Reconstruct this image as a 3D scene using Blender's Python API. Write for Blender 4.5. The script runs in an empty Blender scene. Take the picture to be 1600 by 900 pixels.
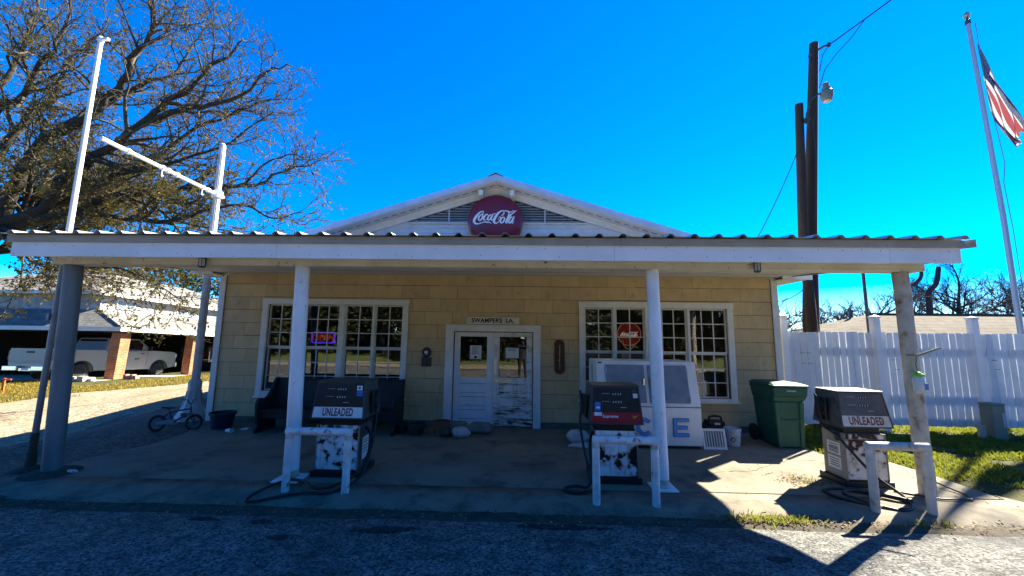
import bpy, bmesh, math, random
from mathutils import Vector, Matrix, noise as mnoise

scene = bpy.context.scene
COL = scene.collection
R = math.radians
random.seed(7)

# ------------------------------------------------------------------ camera, sky, sun, exposure
cam_d = bpy.data.cameras.new("camera")
cam = bpy.data.objects.new("camera", cam_d)
COL.objects.link(cam)
cam_d.sensor_width = 36.0
cam_d.lens = 36.0 * 601.0 / 1600.0
cam_d.clip_start = 0.05
cam_d.clip_end = 3000
_r, _u, _f = (0.99951, 0.02827, 0.0138), (-0.01008, -0.12749, 0.99179), (-0.0298, 0.99144, 0.12715)
cam.matrix_world = Matrix(((_r[0], _u[0], -_f[0], 0.0), (_r[1], _u[1], -_f[1], 0.0),
                           (_r[2], _u[2], -_f[2], 1.87), (0, 0, 0, 1)))
scene.camera = cam

SUN_TO = Vector((1.0, 0.72, 1.0)).normalized()          # towards the sun
SUN_EL = math.asin(SUN_TO.z)
SUN_AZ = math.atan2(SUN_TO.x, SUN_TO.y)                 # clockwise from +Y
world = bpy.data.worlds.new("World")
scene.world = world
world.use_nodes = True
wn, wl = world.node_tree.nodes, world.node_tree.links
wn.clear()
sky = wn.new("ShaderNodeTexSky")
sky.sky_type = 'NISHITA'
sky.sun_disc = False
sky.sun_elevation = SUN_EL
sky.sun_rotation = SUN_AZ
sky.air_density = 0.75
sky.dust_density = 0.03
sky.ozone_density = 3.0
hs = wn.new("ShaderNodeHueSaturation")
hs.inputs['Saturation'].default_value = 1.8
hs.inputs['Hue'].default_value = 0.511
hs.inputs['Value'].default_value = 1.25
bg = wn.new("ShaderNodeBackground")
bg.inputs['Strength'].default_value = 0.050
wo = wn.new("ShaderNodeOutputWorld")
wl.new(sky.outputs[0], hs.inputs['Color'])
wl.new(hs.outputs[0], bg.inputs['Color'])
wl.new(bg.outputs[0], wo.inputs['Surface'])

sun_d = bpy.data.lights.new("sun", 'SUN')
sun_d.energy = 4.6
sun_d.angle = R(0.5)
sun_d.color = (1.0, 0.92, 0.73)
sun = bpy.data.objects.new("sun", sun_d)
COL.objects.link(sun)
sun.rotation_euler = (-SUN_TO).to_track_quat('-Z', 'Y').to_euler()
sun.location = (20, 15, 30)

vs = scene.view_settings
vs.view_transform = 'Standard'
vs.look = 'None'
vs.gamma = 1.0
vs.exposure = 2.6
vs.use_curve_mapping = False
scene.cycles.max_bounces = 8
scene.cycles.transparent_max_bounces = 12

# ------------------------------------------------------------------ object helpers
ORIG = {}                                               # thing name -> world origin its parts are measured from


def tag(o, label=None, cat=None, group=None, kind=None):
    if label: o["label"] = label
    if cat: o["category"] = cat
    if group: o["group"] = group
    if kind: o["kind"] = kind
    return o


def thing(name, label, cat, loc=(0, 0, 0), group=None):
    o = bpy.data.objects.new(name, None)
    o.empty_display_size = 0.2
    COL.objects.link(o)
    o.location = loc
    ORIG[o.name] = Vector(loc)
    return tag(o, label, cat, group)


class MB:
    """Collects shapes in world coordinates and links them as one mesh object."""
    def __init__(s):
        s.v, s.f, s.a, s.mi = [], [], [], []
        s.val = 0.5
        s.mat = 0

    def add(s, vs, fs):
        o = len(s.v)
        s.v += [tuple(p) for p in vs]
        for f in fs:
            s.f.append([i + o for i in f])
            s.a.append(s.val)
            s.mi.append(s.mat)

    def box(s, x0, x1, y0, y1, z0, z1, M=None):
        v = [Vector(p) for p in ((x0, y0, z0), (x1, y0, z0), (x1, y1, z0), (x0, y1, z0),
                                 (x0, y0, z1), (x1, y0, z1), (x1, y1, z1), (x0, y1, z1))]
        if M is not None: v = [M @ p for p in v]
        s.add(v, [(0, 3, 2, 1), (4, 5, 6, 7), (0, 1, 5, 4), (1, 2, 6, 5), (2, 3, 7, 6), (3, 0, 4, 7)])

    def hexa(s, b, t):                                   # bottom 4 and top 4 corners
        s.add(list(b) + list(t), [(0, 3, 2, 1), (4, 5, 6, 7), (0, 1, 5, 4), (1, 2, 6, 5), (2, 3, 7, 6), (3, 0, 4, 7)])

    def prism(s, poly, a0, a1, axis='y', M=None):        # poly in the two other axes
        def P(p, a):
            q = {'y': (p[0], a, p[1]), 'x': (a, p[0], p[1]), 'z': (p[0], p[1], a)}[axis]
            q = Vector(q)
            return M @ q if M is not None else q
        n = len(poly)
        vs_ = [P(p, a0) for p in poly] + [P(p, a1) for p in poly]
        fs = [tuple(range(n)), tuple(range(2 * n - 1, n - 1, -1))]
        fs += [(i, i + n, (i + 1) % n + n, (i + 1) % n) for i in range(n)]
        s.add(vs_, fs)

    def tube(s, pts, r, n=8, cap=True):
        pts = [Vector(p) for p in pts]
        m = len(pts)
        rr = r if isinstance(r, (list, tuple)) else [r] * m
        t0 = (pts[1] - pts[0]).normalized()
        up = Vector((0, 0, 1)) if abs(t0.z) < 0.9 else Vector((1, 0, 0))
        u = t0.cross(up).normalized()
        vs_ = []
        for i, p in enumerate(pts):
            a = pts[max(i - 1, 0)]
            b = pts[min(i + 1, m - 1)]
            t = (b - a)
            t = t.normalized() if t.length > 1e-9 else t0
            u = (u - t * u.dot(t))
            u = u.normalized() if u.length > 1e-6 else t.orthogonal().normalized()
            w = t.cross(u)
            for k in range(n):
                an = 2 * math.pi * k / n
                vs_.append(p + (u * math.cos(an) + w * math.sin(an)) * rr[i])
        fs = []
        for i in range(m - 1):
            for k in range(n):
                a, b = i * n + k, i * n + (k + 1) % n
                fs.append((a, b, b + n, a + n))
        if cap:
            fs.append(tuple(range(n - 1, -1, -1)))
            fs.append(tuple(range((m - 1) * n, m * n)))
        s.add(vs_, fs)

    def lathe(s, prof, c=(0, 0, 0), n=24, M=None, cap=True):  # prof: (radius, z)
        vs_, fs = [], []
        for r_, z in prof:
            for k in range(n):
                an = 2 * math.pi * k / n
                p = Vector((r_ * math.cos(an), r_ * math.sin(an), z))
                if M is not None: p = M @ p
                vs_.append(p + Vector(c))
        m = len(prof)
        for i in range(m - 1):
            for k in range(n):
                a, b = i * n + k, i * n + (k + 1) % n
                fs.append((a, b, b + n, a + n))
        if cap:
            fs.append(tuple(range(n - 1, -1, -1)))
            fs.append(tuple(range((m - 1) * n, m * n)))
        s.add(vs_, fs)

    def ribbon(s, pts, wid, M, d0, d1):                  # a brush stroke in the XZ plane with real thickness
        P = []
        for i in range(len(pts) - 1):
            p0, p1, p2, p3 = pts[max(i - 1, 0)], pts[i], pts[i + 1], pts[min(i + 2, len(pts) - 1)]
            for j in range(5):
                t = j / 5
                P.append(tuple(0.5 * (2 * b + (c - a) * t + (2 * a - 5 * b + 4 * c - d) * t * t + (3 * b - a - 3 * c + d) * t ** 3)
                               for a, b, c, d in zip(p0, p1, p2, p3)))
        P.append(pts[-1])
        n = len(P)
        Lf, Rt = [], []
        for i, p in enumerate(P):
            a, b = P[max(i - 1, 0)], P[min(i + 1, n - 1)]
            dx, dz = b[0] - a[0], b[1] - a[1]
            l = math.hypot(dx, dz) or 1
            w = p[2] * wid * 0.5
            Lf.append((p[0] - dz / l * w, p[1] + dx / l * w))
            Rt.append((p[0] + dz / l * w, p[1] - dx / l * w))
        vs_ = []
        for d in (d0, d1):
            for q in Lf + Rt:
                vs_.append(M @ Vector((q[0], d, q[1])))
        fs = []
        for i in range(n - 1):
            fs.append((i, i + 1, n + i + 1, n + i))
            fs.append((2 * n + i, 3 * n + i, 3 * n + i + 1, 2 * n + i + 1))
            fs.append((i, 2 * n + i, 2 * n + i + 1, i + 1))
            fs.append((n + i, n + i + 1, 3 * n + i + 1, 3 * n + i))
        s.add(vs_, fs)

    def build(s, name, mat, parent=None, smooth=False, bevel=0.0, label=None, attr=False):
        me = bpy.data.meshes.new(name)
        off = Vector((0, 0, 0))
        q = parent
        while q is not None:
            if q.name in ORIG: off = ORIG[q.name]
            q = q.parent
        me.from_pydata([tuple(Vector(p) - off) for p in s.v], [], s.f)
        mats = mat if isinstance(mat, (list, tuple)) else [mat]
        for m_ in mats: me.materials.append(m_)
        if len(mats) > 1: me.polygons.foreach_set('material_index', s.mi)
        if attr:
            at_ = me.attributes.new('tone', 'FLOAT', 'FACE')
            at_.data.foreach_set('value', s.a)
        me.validate()
        bm = bmesh.new()
        bm.from_mesh(me)
        bmesh.ops.recalc_face_normals(bm, faces=bm.faces) if (len(s.f) < 60000 and name != 'pane') else None
        bm.to_mesh(me)
        bm.free()
        o = bpy.data.objects.new(name, me)
        COL.objects.link(o)
        if parent is not None: o.parent = parent
        if smooth:
            me.polygons.foreach_set('use_smooth', [True] * len(me.polygons))
            if smooth != 'all':
                md = o.modifiers.new('edge', 'EDGE_SPLIT')
                md.split_angle = R(40)
        if bevel:
            md = o.modifiers.new('bevel', 'BEVEL')
            md.width = bevel
            md.segments = 2
            md.limit_method = 'ANGLE'
            md.angle_limit = R(35)
        if label: o["label"] = label
        return o


def copy_tree(o, parent=None):
    c = o.copy()
    COL.objects.link(c)
    if parent is not None: c.parent = parent
    for ch in list(o.children): copy_tree(ch, c)
    return c


def text_mesh(txt, h, M, depth, sx=1.0, bold=0.0, align='CENTER'):
    """Lettering as solid geometry. M maps (x right, y up, z out of the face) into place."""
    cu = bpy.data.curves.new('lettering', 'FONT')
    cu.body = txt
    cu.size = h / 0.70
    cu.extrude = depth / 2
    cu.offset = bold
    cu.align_x = align
    cu.align_y = 'CENTER'
    cu.space_character = 1.08
    ob = bpy.data.objects.new('lettering', cu)
    me = bpy.data.meshes.new_from_object(ob)
    vs_ = [M @ Vector((v.co.x * sx, v.co.y, v.co.z)) for v in me.vertices]
    fs = [tuple(p.vertices) for p in me.polygons]
    bpy.data.objects.remove(ob)
    bpy.data.curves.remove(cu)
    bpy.data.meshes.remove(me)
    b = MB()
    b.add(vs_, fs)
    return b


def face_M(x, y, z, tilt=0.0):
    """x right, y up, z towards -Y (the viewer's side of a wall)."""
    return Matrix.Translation((x, y, z)) @ Matrix.Rotation(R(90) - tilt, 4, 'X')


# ------------------------------------------------------------------ materials
def mat(name, c, rough=0.8, c2=None, scale=4.0, amt=0.5, bump=0.0, bscale=40.0, metal=0.0, spec=0.4, detail=6.0,
        grime=None, gscale=2.0, glo=0.52, ghi=0.72, emis=None, estr=0.0, stretch=None, tone=0.0, lo=0.35, hi=0.65):
    m = bpy.data.materials.new(name)
    m.use_nodes = True
    N, L = m.node_tree.nodes, m.node_tree.links
    b = N['Principled BSDF']
    b.inputs['Roughness'].default_value = rough
    b.inputs['Metallic'].default_value = metal
    b.inputs['Specular IOR Level'].default_value = spec
    co = N.new('ShaderNodeTexCoord')
    src = co.outputs['Object']
    if stretch:
        mp = N.new('ShaderNodeMapping')
        mp.inputs['Scale'].default_value = stretch
        L.new(src, mp.inputs['Vector'])
        src = mp.outputs[0]

    def noise(sc, det=detail, ro=0.6):
        n = N.new('ShaderNodeTexNoise')
        n.inputs['Scale'].default_value = sc
        n.inputs['Detail'].default_value = det
        n.inputs['Roughness'].default_value = ro
        L.new(src, n.inputs['Vector'])
        return n.outputs['Fac']

    def ramp(f, a, z):
        r = N.new('ShaderNodeMapRange')
        r.inputs['From Min'].default_value = a
        r.inputs['From Max'].default_value = z
        L.new(f, r.inputs['Value'])
        return r.outputs[0]

    def mix(f, a, z):
        x = N.new('ShaderNodeMix')
        x.data_type = 'RGBA'
        if isinstance(f, float): x.inputs[0].default_value = f
        else: L.new(f, x.inputs[0])
        for s_, q in ((6, a), (7, z)):
            if isinstance(q, tuple): x.inputs[s_].default_value = (*q[:3], 1)
            else: L.new(q, x.inputs[s_])
        return x.outputs[2]
    colr = tuple(c)
    if c2: colr = mix(ramp(noise(scale), lo, hi), colr, tuple(c2))
    if grime: colr = mix(ramp(noise(gscale, 8, 0.7), glo, ghi), colr, tuple(grime))
    if tone:
        at_ = N.new('ShaderNodeAttribute')
        at_.attribute_name = 'tone'
        h = N.new('ShaderNodeHueSaturation')
        mr = N.new('ShaderNodeMapRange')
        mr.inputs['To Min'].default_value = 1 - tone
        mr.inputs['To Max'].default_value = 1 + tone
        L.new(at_.outputs['Fac'], mr.inputs['Value'])
        L.new(mr.outputs[0], h.inputs['Value'])
        if isinstance(colr, tuple): h.inputs['Color'].default_value = (*colr, 1)
        else: L.new(colr, h.inputs['Color'])
        colr = h.outputs[0]
    if isinstance(colr, tuple): b.inputs['Base Color'].default_value = (*colr, 1)
    else: L.new(colr, b.inputs['Base Color'])
    if bump:
        bp = N.new('ShaderNodeBump')
        bp.inputs['Strength'].default_value = bump
        bp.inputs['Distance'].default_value = 0.01
        L.new(noise(bscale, 5), bp.inputs['Height'])
        L.new(bp.outputs[0], b.inputs['Normal'])
    if emis:
        b.inputs['Emission Color'].default_value = (*emis, 1)
        b.inputs['Emission Strength'].default_value = estr
    m['_src'] = 1
    return m


def peel_mat(name, paint, rust, zc, w, amt, thr, seed, scale=9.0, sc=(1, 1, 1)):
    """Enamel that has flaked off down to dark rust in patches of its own."""
    m = mat(name, paint, 0.5)
    N, L = m.node_tree.nodes, m.node_tree.links
    b = N['Principled BSDF']
    co = N.new('ShaderNodeTexCoord')
    mp = N.new('ShaderNodeMapping')
    mp.inputs['Location'].default_value = (seed, seed * 1.7, seed * 0.3)
    L.new(co.outputs['Object'], mp.inputs['Vector'])
    mp.inputs['Scale'].default_value = sc
    n1 = N.new('ShaderNodeTexNoise')
    n1.inputs['Scale'].default_value = scale
    n1.inputs['Detail'].default_value = 9
    n1.inputs['Roughness'].default_value = 0.55
    L.new(mp.outputs[0], n1.inputs['Vector'])
    n2 = N.new('ShaderNodeTexNoise')
    n2.inputs['Scale'].default_value = 3.0
    n2.inputs['Detail'].default_value = 5
    L.new(mp.outputs[0], n2.inputs['Vector'])
    sep = N.new('ShaderNodeSeparateXYZ')
    L.new(co.outputs['Object'], sep.inputs[0])

    def M_(op, a, c=None):
        x = N.new('ShaderNodeMath')
        x.operation = op
        for i, q in enumerate((a, c)):
            if q is None: continue
            if isinstance(q, (int, float)): x.inputs[i].default_value = q
            else: L.new(q, x.inputs[i])
        return x.outputs[0]
    d = M_('ABSOLUTE', M_('SUBTRACT', sep.outputs['Z'], zc))
    near = M_('MAXIMUM', M_('SUBTRACT', 1.0, M_('DIVIDE', d, w)), 0.0)
    f = M_('ADD', n1.outputs['Fac'], M_('MULTIPLY', near, amt))
    r1 = N.new('ShaderNodeMapRange')
    r1.inputs['From Min'].default_value = thr
    r1.inputs['From Max'].default_value = thr + 0.012
    L.new(f, r1.inputs['Value'])
    r2 = N.new('ShaderNodeMapRange')
    r2.inputs['From Min'].default_value = thr - 0.12
    r2.inputs['From Max'].default_value = thr
    L.new(f, r2.inputs['Value'])
    dirt = N.new('ShaderNodeMapRange')
    dirt.inputs['From Min'].default_value = 0.45
    dirt.inputs['From Max'].default_value = 0.75
    L.new(n2.outputs['Fac'], dirt.inputs['Value'])

    def mix(fac, a, z):
        x = N.new('ShaderNodeMix')
        x.data_type = 'RGBA'
        L.new(fac, x.inputs[0])
        for s_, q in ((6, a), (7, z)):
            if isinstance(q, tuple): x.inputs[s_].default_value = (*q, 1)
            else: L.new(q, x.inputs[s_])
        return x.outputs[2]
    c0 = mix(dirt.outputs[0], paint, tuple(q * 0.66 for q in (paint[0], paint[1] * 0.9, paint[2] * 0.75)))
    half = M_('MULTIPLY', r2.outputs[0], 0.8)
    ms_ = N.new('ShaderNodeMapping')                     # rust that has run down with the rain
    ms_.inputs['Scale'].default_value = (16, 16, 1.3)
    ms_.inputs['Location'].default_value = (seed * 2, seed, 0)
    L.new(co.outputs['Object'], ms_.inputs['Vector'])
    n4 = N.new('ShaderNodeTexNoise')
    n4.inputs['Scale'].default_value = 1.0
    n4.inputs['Detail'].default_value = 6
    L.new(ms_.outputs[0], n4.inputs['Vector'])
    r4 = N.new('ShaderNodeMapRange')
    r4.inputs['From Min'].default_value = 0.53
    r4.inputs['From Max'].default_value = 0.75
    r4.inputs['To Max'].default_value = 0.6
    L.new(n4.outputs['Fac'], r4.inputs['Value'])
    c0 = mix(r4.outputs[0], c0, (0.33, 0.22, 0.12))
    c1 = mix(half, c0, (0.26, 0.15, 0.07))
    c2 = mix(r1.outputs[0], c1, rust)
    L.new(c2, b.inputs['Base Color'])
    rr = N.new('ShaderNodeMapRange')
    rr.inputs['To Min'].default_value = 0.42
    rr.inputs['To Max'].default_value = 0.95
    L.new(r1.outputs[0], rr.inputs['Value'])
    L.new(rr.outputs[0], b.inputs['Roughness'])
    bp = N.new('ShaderNodeBump')
    bp.inputs['Strength'].default_value = 0.4
    bp.inputs['Distance'].default_value = 0.004
    bp.invert = True
    L.new(r1.outputs[0], bp.inputs['Height'])
    L.new(bp.outputs[0], b.inputs['Normal'])
    return m


def glass_mat(name, refl=0.16, tint=(0.75, 0.8, 0.8), rough=0.0):
    m = bpy.data.materials.new(name)
    m.use_nodes = True
    N, L = m.node_tree.nodes, m.node_tree.links
    N.clear()
    o = N.new('ShaderNodeOutputMaterial')
    g = N.new('ShaderNodeBsdfGlossy')
    g.inputs['Roughness'].default_value = rough
    g.inputs['Color'].default_value = (0.95, 0.97, 1, 1)
    t = N.new('ShaderNodeBsdfTransparent')
    t.inputs['Color'].default_value = (*tint, 1)
    fr = N.new('ShaderNodeFresnel')
    fr.inputs['IOR'].default_value = 1.0 + refl * 6
    x = N.new('ShaderNodeMixShader')
    co = N.new('ShaderNodeTexCoord')
    nz = N.new('ShaderNodeTexNoise')
    nz.inputs['Scale'].default_value = 1.6
    bp = N.new('ShaderNodeBump')
    bp.inputs['Strength'].default_value = 0.025
    bp.inputs['Distance'].default_value = 0.02
    L.new(co.outputs['Object'], nz.inputs['Vector'])
    L.new(nz.outputs['Fac'], bp.inputs['Height'])
    L.new(bp.outputs[0], g.inputs['Normal'])
    L.new(fr.outputs[0], x.inputs[0])
    L.new(t.outputs[0], x.inputs[1])
    L.new(g.outputs[0], x.inputs[2])
    L.new(x.outputs[0], o.inputs['Surface'])
    return m


def speckle_mat(name, dark, light, scale, patch, patchcol, bump=0.5, rough=0.9, pscale=0.6, plo=0.55, phi=0.7):
    """Loose stone or exposed aggregate: cells of different brightness, stained in patches."""
    m = mat(name, dark, rough, spec=0.25)
    N, L = m.node_tree.nodes, m.node_tree.links
    b = N['Principled BSDF']
    co = N.new('ShaderNodeTexCoord')
    vo = N.new('ShaderNodeTexVoronoi')
    vo.inputs['Scale'].default_value = scale
    L.new(co.outputs['Object'], vo.inputs['Vector'])
    sp = N.new('ShaderNodeSeparateColor')
    L.new(vo.outputs['Color'], sp.inputs[0])
    nz = N.new('ShaderNodeTexNoise')
    nz.inputs['Scale'].default_value = pscale
    nz.inputs['Detail'].default_value = 8
    nz.inputs['Roughness'].default_value = 0.7
    L.new(co.outputs['Object'], nz.inputs['Vector'])
    n3 = N.new('ShaderNodeTexNoise')
    n3.inputs['Scale'].default_value = pscale * 9
    n3.inputs['Detail'].default_value = 6
    L.new(co.outputs['Object'], n3.inputs['Vector'])
    pw = N.new('ShaderNodeMath')
    pw.operation = 'MULTIPLY'
    L.new(sp.outputs[0], pw.inputs[0])
    L.new(n3.outputs['Fac'], pw.inputs[1])
    mr0 = N.new('ShaderNodeMapRange')
    mr0.inputs['From Min'].default_value = 0.05
    mr0.inputs['From Max'].default_value = 0.6
    L.new(pw.outputs[0], mr0.inputs['Value'])
    x = N.new('ShaderNodeMix')
    x.data_type = 'RGBA'
    x.inputs[6].default_value = (*dark, 1)
    x.inputs[7].default_value = (*light, 1)
    L.new(mr0.outputs[0], x.inputs[0])
    mr = N.new('ShaderNodeMapRange')
    mr.inputs['From Min'].default_value = plo
    mr.inputs['From Max'].default_value = phi
    mr.inputs['To Max'].default_value = patch
    L.new(nz.outputs['Fac'], mr.inputs['Value'])
    y = N.new('ShaderNodeMix')
    y.data_type = 'RGBA'
    L.new(mr.outputs[0], y.inputs[0])
    L.new(x.outputs[2], y.inputs[6])
    y.inputs[7].default_value = (*patchcol, 1)
    L.new(y.outputs[2], b.inputs['Base Color'])
    bp = N.new('ShaderNodeBump')
    bp.inputs['Strength'].default_value = bump
    bp.inputs['Distance'].default_value = 0.012
    L.new(vo.outputs['Distance'], bp.inputs['Height'])
    bp.invert = True
    L.new(bp.outputs[0], b.inputs['Normal'])
    return m


def brick_mat(name, c1, c2, mortar, scale, w=0.5, h=0.25, bump=0.5, axis='xz', ms=0.03):
    m = mat(name, c1, 0.9, spec=0.2)
    N, L = m.node_tree.nodes, m.node_tree.links
    b = N['Principled BSDF']
    co = N.new('ShaderNodeTexCoord')
    sep = N.new('ShaderNodeSeparateXYZ')
    L.new(co.outputs['Object'], sep.inputs[0])
    add = N.new('ShaderNodeMath')
    add.operation = 'ADD'
    L.new(sep.outputs['X'], add.inputs[0])
    L.new(sep.outputs['Y'], add.inputs[1])
    cmb = N.new('ShaderNodeCombineXYZ')
    L.new(add.outputs[0], cmb.inputs[0])
    L.new(sep.outputs['Z'], cmb.inputs[1])
    br = N.new('ShaderNodeTexBrick')
    br.inputs['Color1'].default_value = (*c1, 1)
    br.inputs['Color2'].default_value = (*c2, 1)
    br.inputs['Mortar'].default_value = (*mortar, 1)
    br.inputs['Scale'].default_value = scale
    br.inputs['Mortar Size'].default_value = ms
    br.inputs['Brick Width'].default_value = w
    br.inputs['Row Height'].default_value = h
    L.new(cmb.outputs[0], br.inputs['Vector'])
    nz = N.new('ShaderNodeTexNoise')
    nz.inputs['Scale'].default_value = 3
    nz.inputs['Detail'].default_value = 8
    L.new(co.outputs['Object'], nz.inputs['Vector'])
    hs_ = N.new('ShaderNodeHueSaturation')
    mr = N.new('ShaderNodeMapRange')
    mr.inputs['From Min'].default_value = 0.3
    mr.inputs['From Max'].default_value = 0.7
    mr.inputs['To Min'].default_value = 0.7
    mr.inputs['To Max'].default_value = 1.25
    L.new(nz.outputs['Fac'], mr.inputs['Value'])
    L.new(mr.outputs[0], hs_.inputs['Value'])
    L.new(br.outputs['Color'], hs_.inputs['Color'])
    L.new(hs_.outputs[0], b.inputs['Base Color'])
    bp = N.new('ShaderNodeBump')
    bp.inputs['Strength'].default_value = bump
    bp.inputs['Distance'].default_value = 0.01
    bp.invert = True
    L.new(br.outputs['Fac'], bp.inputs['Height'])
    L.new(bp.outputs[0], b.inputs['Normal'])
    return m


WHITE = mat('white_paint', (0.70, 0.70, 0.69), 0.55, (0.60, 0.59, 0.56), 3, grime=(0.42, 0.38, 0.32), gscale=5, glo=0.62, ghi=0.85, bump=0.08)
TRIMW = mat('trim_paint', (0.75, 0.74, 0.71), 0.6, (0.65, 0.64, 0.61), 5, grime=(0.30, 0.26, 0.20), gscale=9, glo=0.62, ghi=0.8, bump=0.1)
BEAMP = mat('beam_paint', (0.66, 0.62, 0.53), 0.65, (0.56, 0.52, 0.43), 3, grime=(0.10, 0.07, 0.05), gscale=13, glo=0.60, ghi=0.68, bump=0.2)
FASCIA = mat('fascia_paint', (0.78, 0.78, 0.79), 0.5, (0.68, 0.68, 0.68), 1.5, grime=(0.22, 0.18, 0.14), gscale=9, glo=0.655, ghi=0.74, bump=0.06)
GAPSHADE = mat('gap_shade', (0.10, 0.075, 0.045), 0.95)  # dark backing, its colour makes the shade lines between shingle courses
SIDING = mat('siding', (0.60, 0.445, 0.245), 0.85, (0.52, 0.385, 0.21), 2.0, grime=(0.25, 0.19, 0.12), gscale=2.2, glo=0.56, ghi=0.85, bump=0.3, bscale=60, tone=0.07, stretch=(2.2, 1, 1.4))
GABLE = mat('gable_paint', (0.68, 0.69, 0.70), 0.6, (0.58, 0.58, 0.58), 4, grime=(0.35, 0.32, 0.28), gscale=10, glo=0.6, ghi=0.8)
SHEETM = mat('roof_metal', (0.40, 0.40, 0.39), 0.42, (0.52, 0.52, 0.52), 2, metal=0.75, grime=(0.22, 0.17, 0.12), gscale=4, glo=0.58, ghi=0.8)
TRIMMETAL = mat('grey_trim', (0.33, 0.32, 0.29), 0.6, (0.27, 0.25, 0.22), 3, grime=(0.15, 0.12, 0.09), gscale=8, glo=0.6, ghi=0.8)
RAKEM = mat('rake_metal', (0.60, 0.64, 0.72), 0.35, (0.5, 0.54, 0.6), 3, metal=0.3)
GALV = mat('galvanised_steel', (0.17, 0.19, 0.20), 0.62, (0.11, 0.125, 0.13), 3.5, metal=0.15, grime=(0.28, 0.28, 0.26), gscale=6, glo=0.64, ghi=0.78, bump=0.15, stretch=(1, 1, 0.35))
PIPEG = mat('pipe_grey', (0.26, 0.28, 0.31), 0.5, (0.20, 0.21, 0.23), 4, metal=0.3, grime=(0.12, 0.10, 0.08), gscale=7, glo=0.6, ghi=0.75)
PIPEW = mat('pipe_white', (0.78, 0.78, 0.76), 0.5, (0.66, 0.65, 0.62), 6, grime=(0.4, 0.36, 0.3), gscale=12, glo=0.62, ghi=0.8)
POSTW = mat('post_white', (0.76, 0.78, 0.82), 0.5, (0.62, 0.63, 0.66), 3, grime=(0.30, 0.22, 0.15), gscale=10, glo=0.61, ghi=0.69, bump=0.25, stretch=(1, 1, 0.5))
OLDPOST = mat('old_post_paint', (0.46, 0.42, 0.35), 0.8, (0.32, 0.27, 0.21), 6, grime=(0.20, 0.095, 0.04), gscale=6, glo=0.53, ghi=0.66, bump=0.5, bscale=30)
RAILW = mat('rail_white', (0.72, 0.73, 0.75), 0.55, (0.52, 0.52, 0.51), 6, grime=(0.20, 0.11, 0.05), gscale=8, glo=0.575, ghi=0.66, bump=0.4)
RUSTC = mat('rust_bloom', (0.62, 0.60, 0.57), 0.8, (0.34, 0.22, 0.13), 8, grime=(0.17, 0.08, 0.04), gscale=11, glo=0.55, ghi=0.75, bump=.4)
CONC = mat('concrete', (0.235, 0.202, 0.146), 0.9, (0.165, 0.143, 0.108), 0.8, grime=(0.075, 0.066, 0.052), gscale=1.3, glo=0.50, ghi=0.70, bump=0.4, bscale=55, spec=0.2)
APRON = mat('apron_concrete', (0.215, 0.185, 0.137), 0.9, (0.14, 0.122, 0.094), 2.2, grime=(0.09, 0.08, 0.065), gscale=2.2, glo=0.50, ghi=0.68, bump=0.6, bscale=40, spec=0.2)
FOUND = mat('foundation', (0.16, 0.145, 0.12), 0.95, (0.10, 0.09, 0.075), 4, bump=0.4)
ASPH = speckle_mat('asphalt', (0.028, 0.028, 0.029), (0.25, 0.245, 0.23), 58, 0.85, (0.022, 0.022, 0.023), bump=0.9, pscale=0.75, plo=0.50, phi=0.68)
LOTSHADE = speckle_mat('shade_dirt', (0.035, 0.032, 0.028), (0.16, 0.145, 0.12), 30, 0.8, (0.05, 0.042, 0.032), bump=0.8, pscale=0.7, plo=0.48, phi=0.66)  # dark soil colour that also carries the shade beside the building
GRAV = speckle_mat('gravel', (0.13, 0.108, 0.073), (0.36, 0.305, 0.22), 22, 0.85, (0.20, 0.14, 0.075), bump=1.0, pscale=0.55, plo=0.47, phi=0.66)
SOIL = mat('ground_soil', (0.06, 0.062, 0.02), 0.95, (0.10, 0.075, 0.032), 2.5, grime=(0.035, 0.045, 0.013), gscale=7, glo=0.42, ghi=0.6, bump=1.0, bscale=30, spec=0.1)
DIRT = mat('gutter_dirt', (0.05, 0.043, 0.034), 0.95, (0.095, 0.08, 0.06), 9, bump=0.9, bscale=45, spec=0.1)
GRASSM = mat('grass_blades', (0.095, 0.125, 0.016), 0.7, (0.20, 0.185, 0.026), 1.6, tone=0.45, spec=0.2)
DRYGRASS = mat('dry_grass', (0.30, 0.20, 0.03), 0.8, (0.19, 0.17, 0.03), 1.3, tone=0.5, spec=0.2)
LITTER = mat('leaf_litter', (0.10, 0.062, 0.03), 0.9, (0.16, 0.12, 0.06), 30, tone=0.6)
BLACK = mat('black_plastic', (0.012, 0.012, 0.013), 0.5)
RUBBER = mat('rubber', (0.013, 0.013, 0.014), 0.55, bump=0.1)
DKFRAME = mat('dark_frame', (0.045, 0.046, 0.046), 0.5, (0.07, 0.068, 0.064), 8, grime=(0.12, 0.09, 0.06), gscale=12, glo=0.6, ghi=0.8, metal=0.2)
SILVER = mat('bare_metal', (0.42, 0.42, 0.41), 0.35, (0.3, 0.29, 0.28), 9, metal=0.8)
CHROME = mat('chrome', (0.6, 0.6, 0.6), 0.18, metal=1.0)
DIAL = mat('dial_face', (0.022, 0.026, 0.028), 0.15, (0.032, 0.034, 0.034), 6, spec=0.6)
DIALDUST = mat('dusty_dial_face', (0.085, 0.083, 0.08), 0.5, (0.13, 0.115, 0.10), 5, grime=(0.05, 0.05, 0.05), gscale=6, glo=0.5, ghi=0.75)
DIGIT = mat('digit_white', (0.72, 0.72, 0.70), 0.6)
LABELW = mat('label_white', (0.74, 0.76, 0.76), 0.5, (0.64, 0.65, 0.64), 7, grime=(0.33, 0.27, 0.18), gscale=9, glo=0.62, ghi=0.75)
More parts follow.
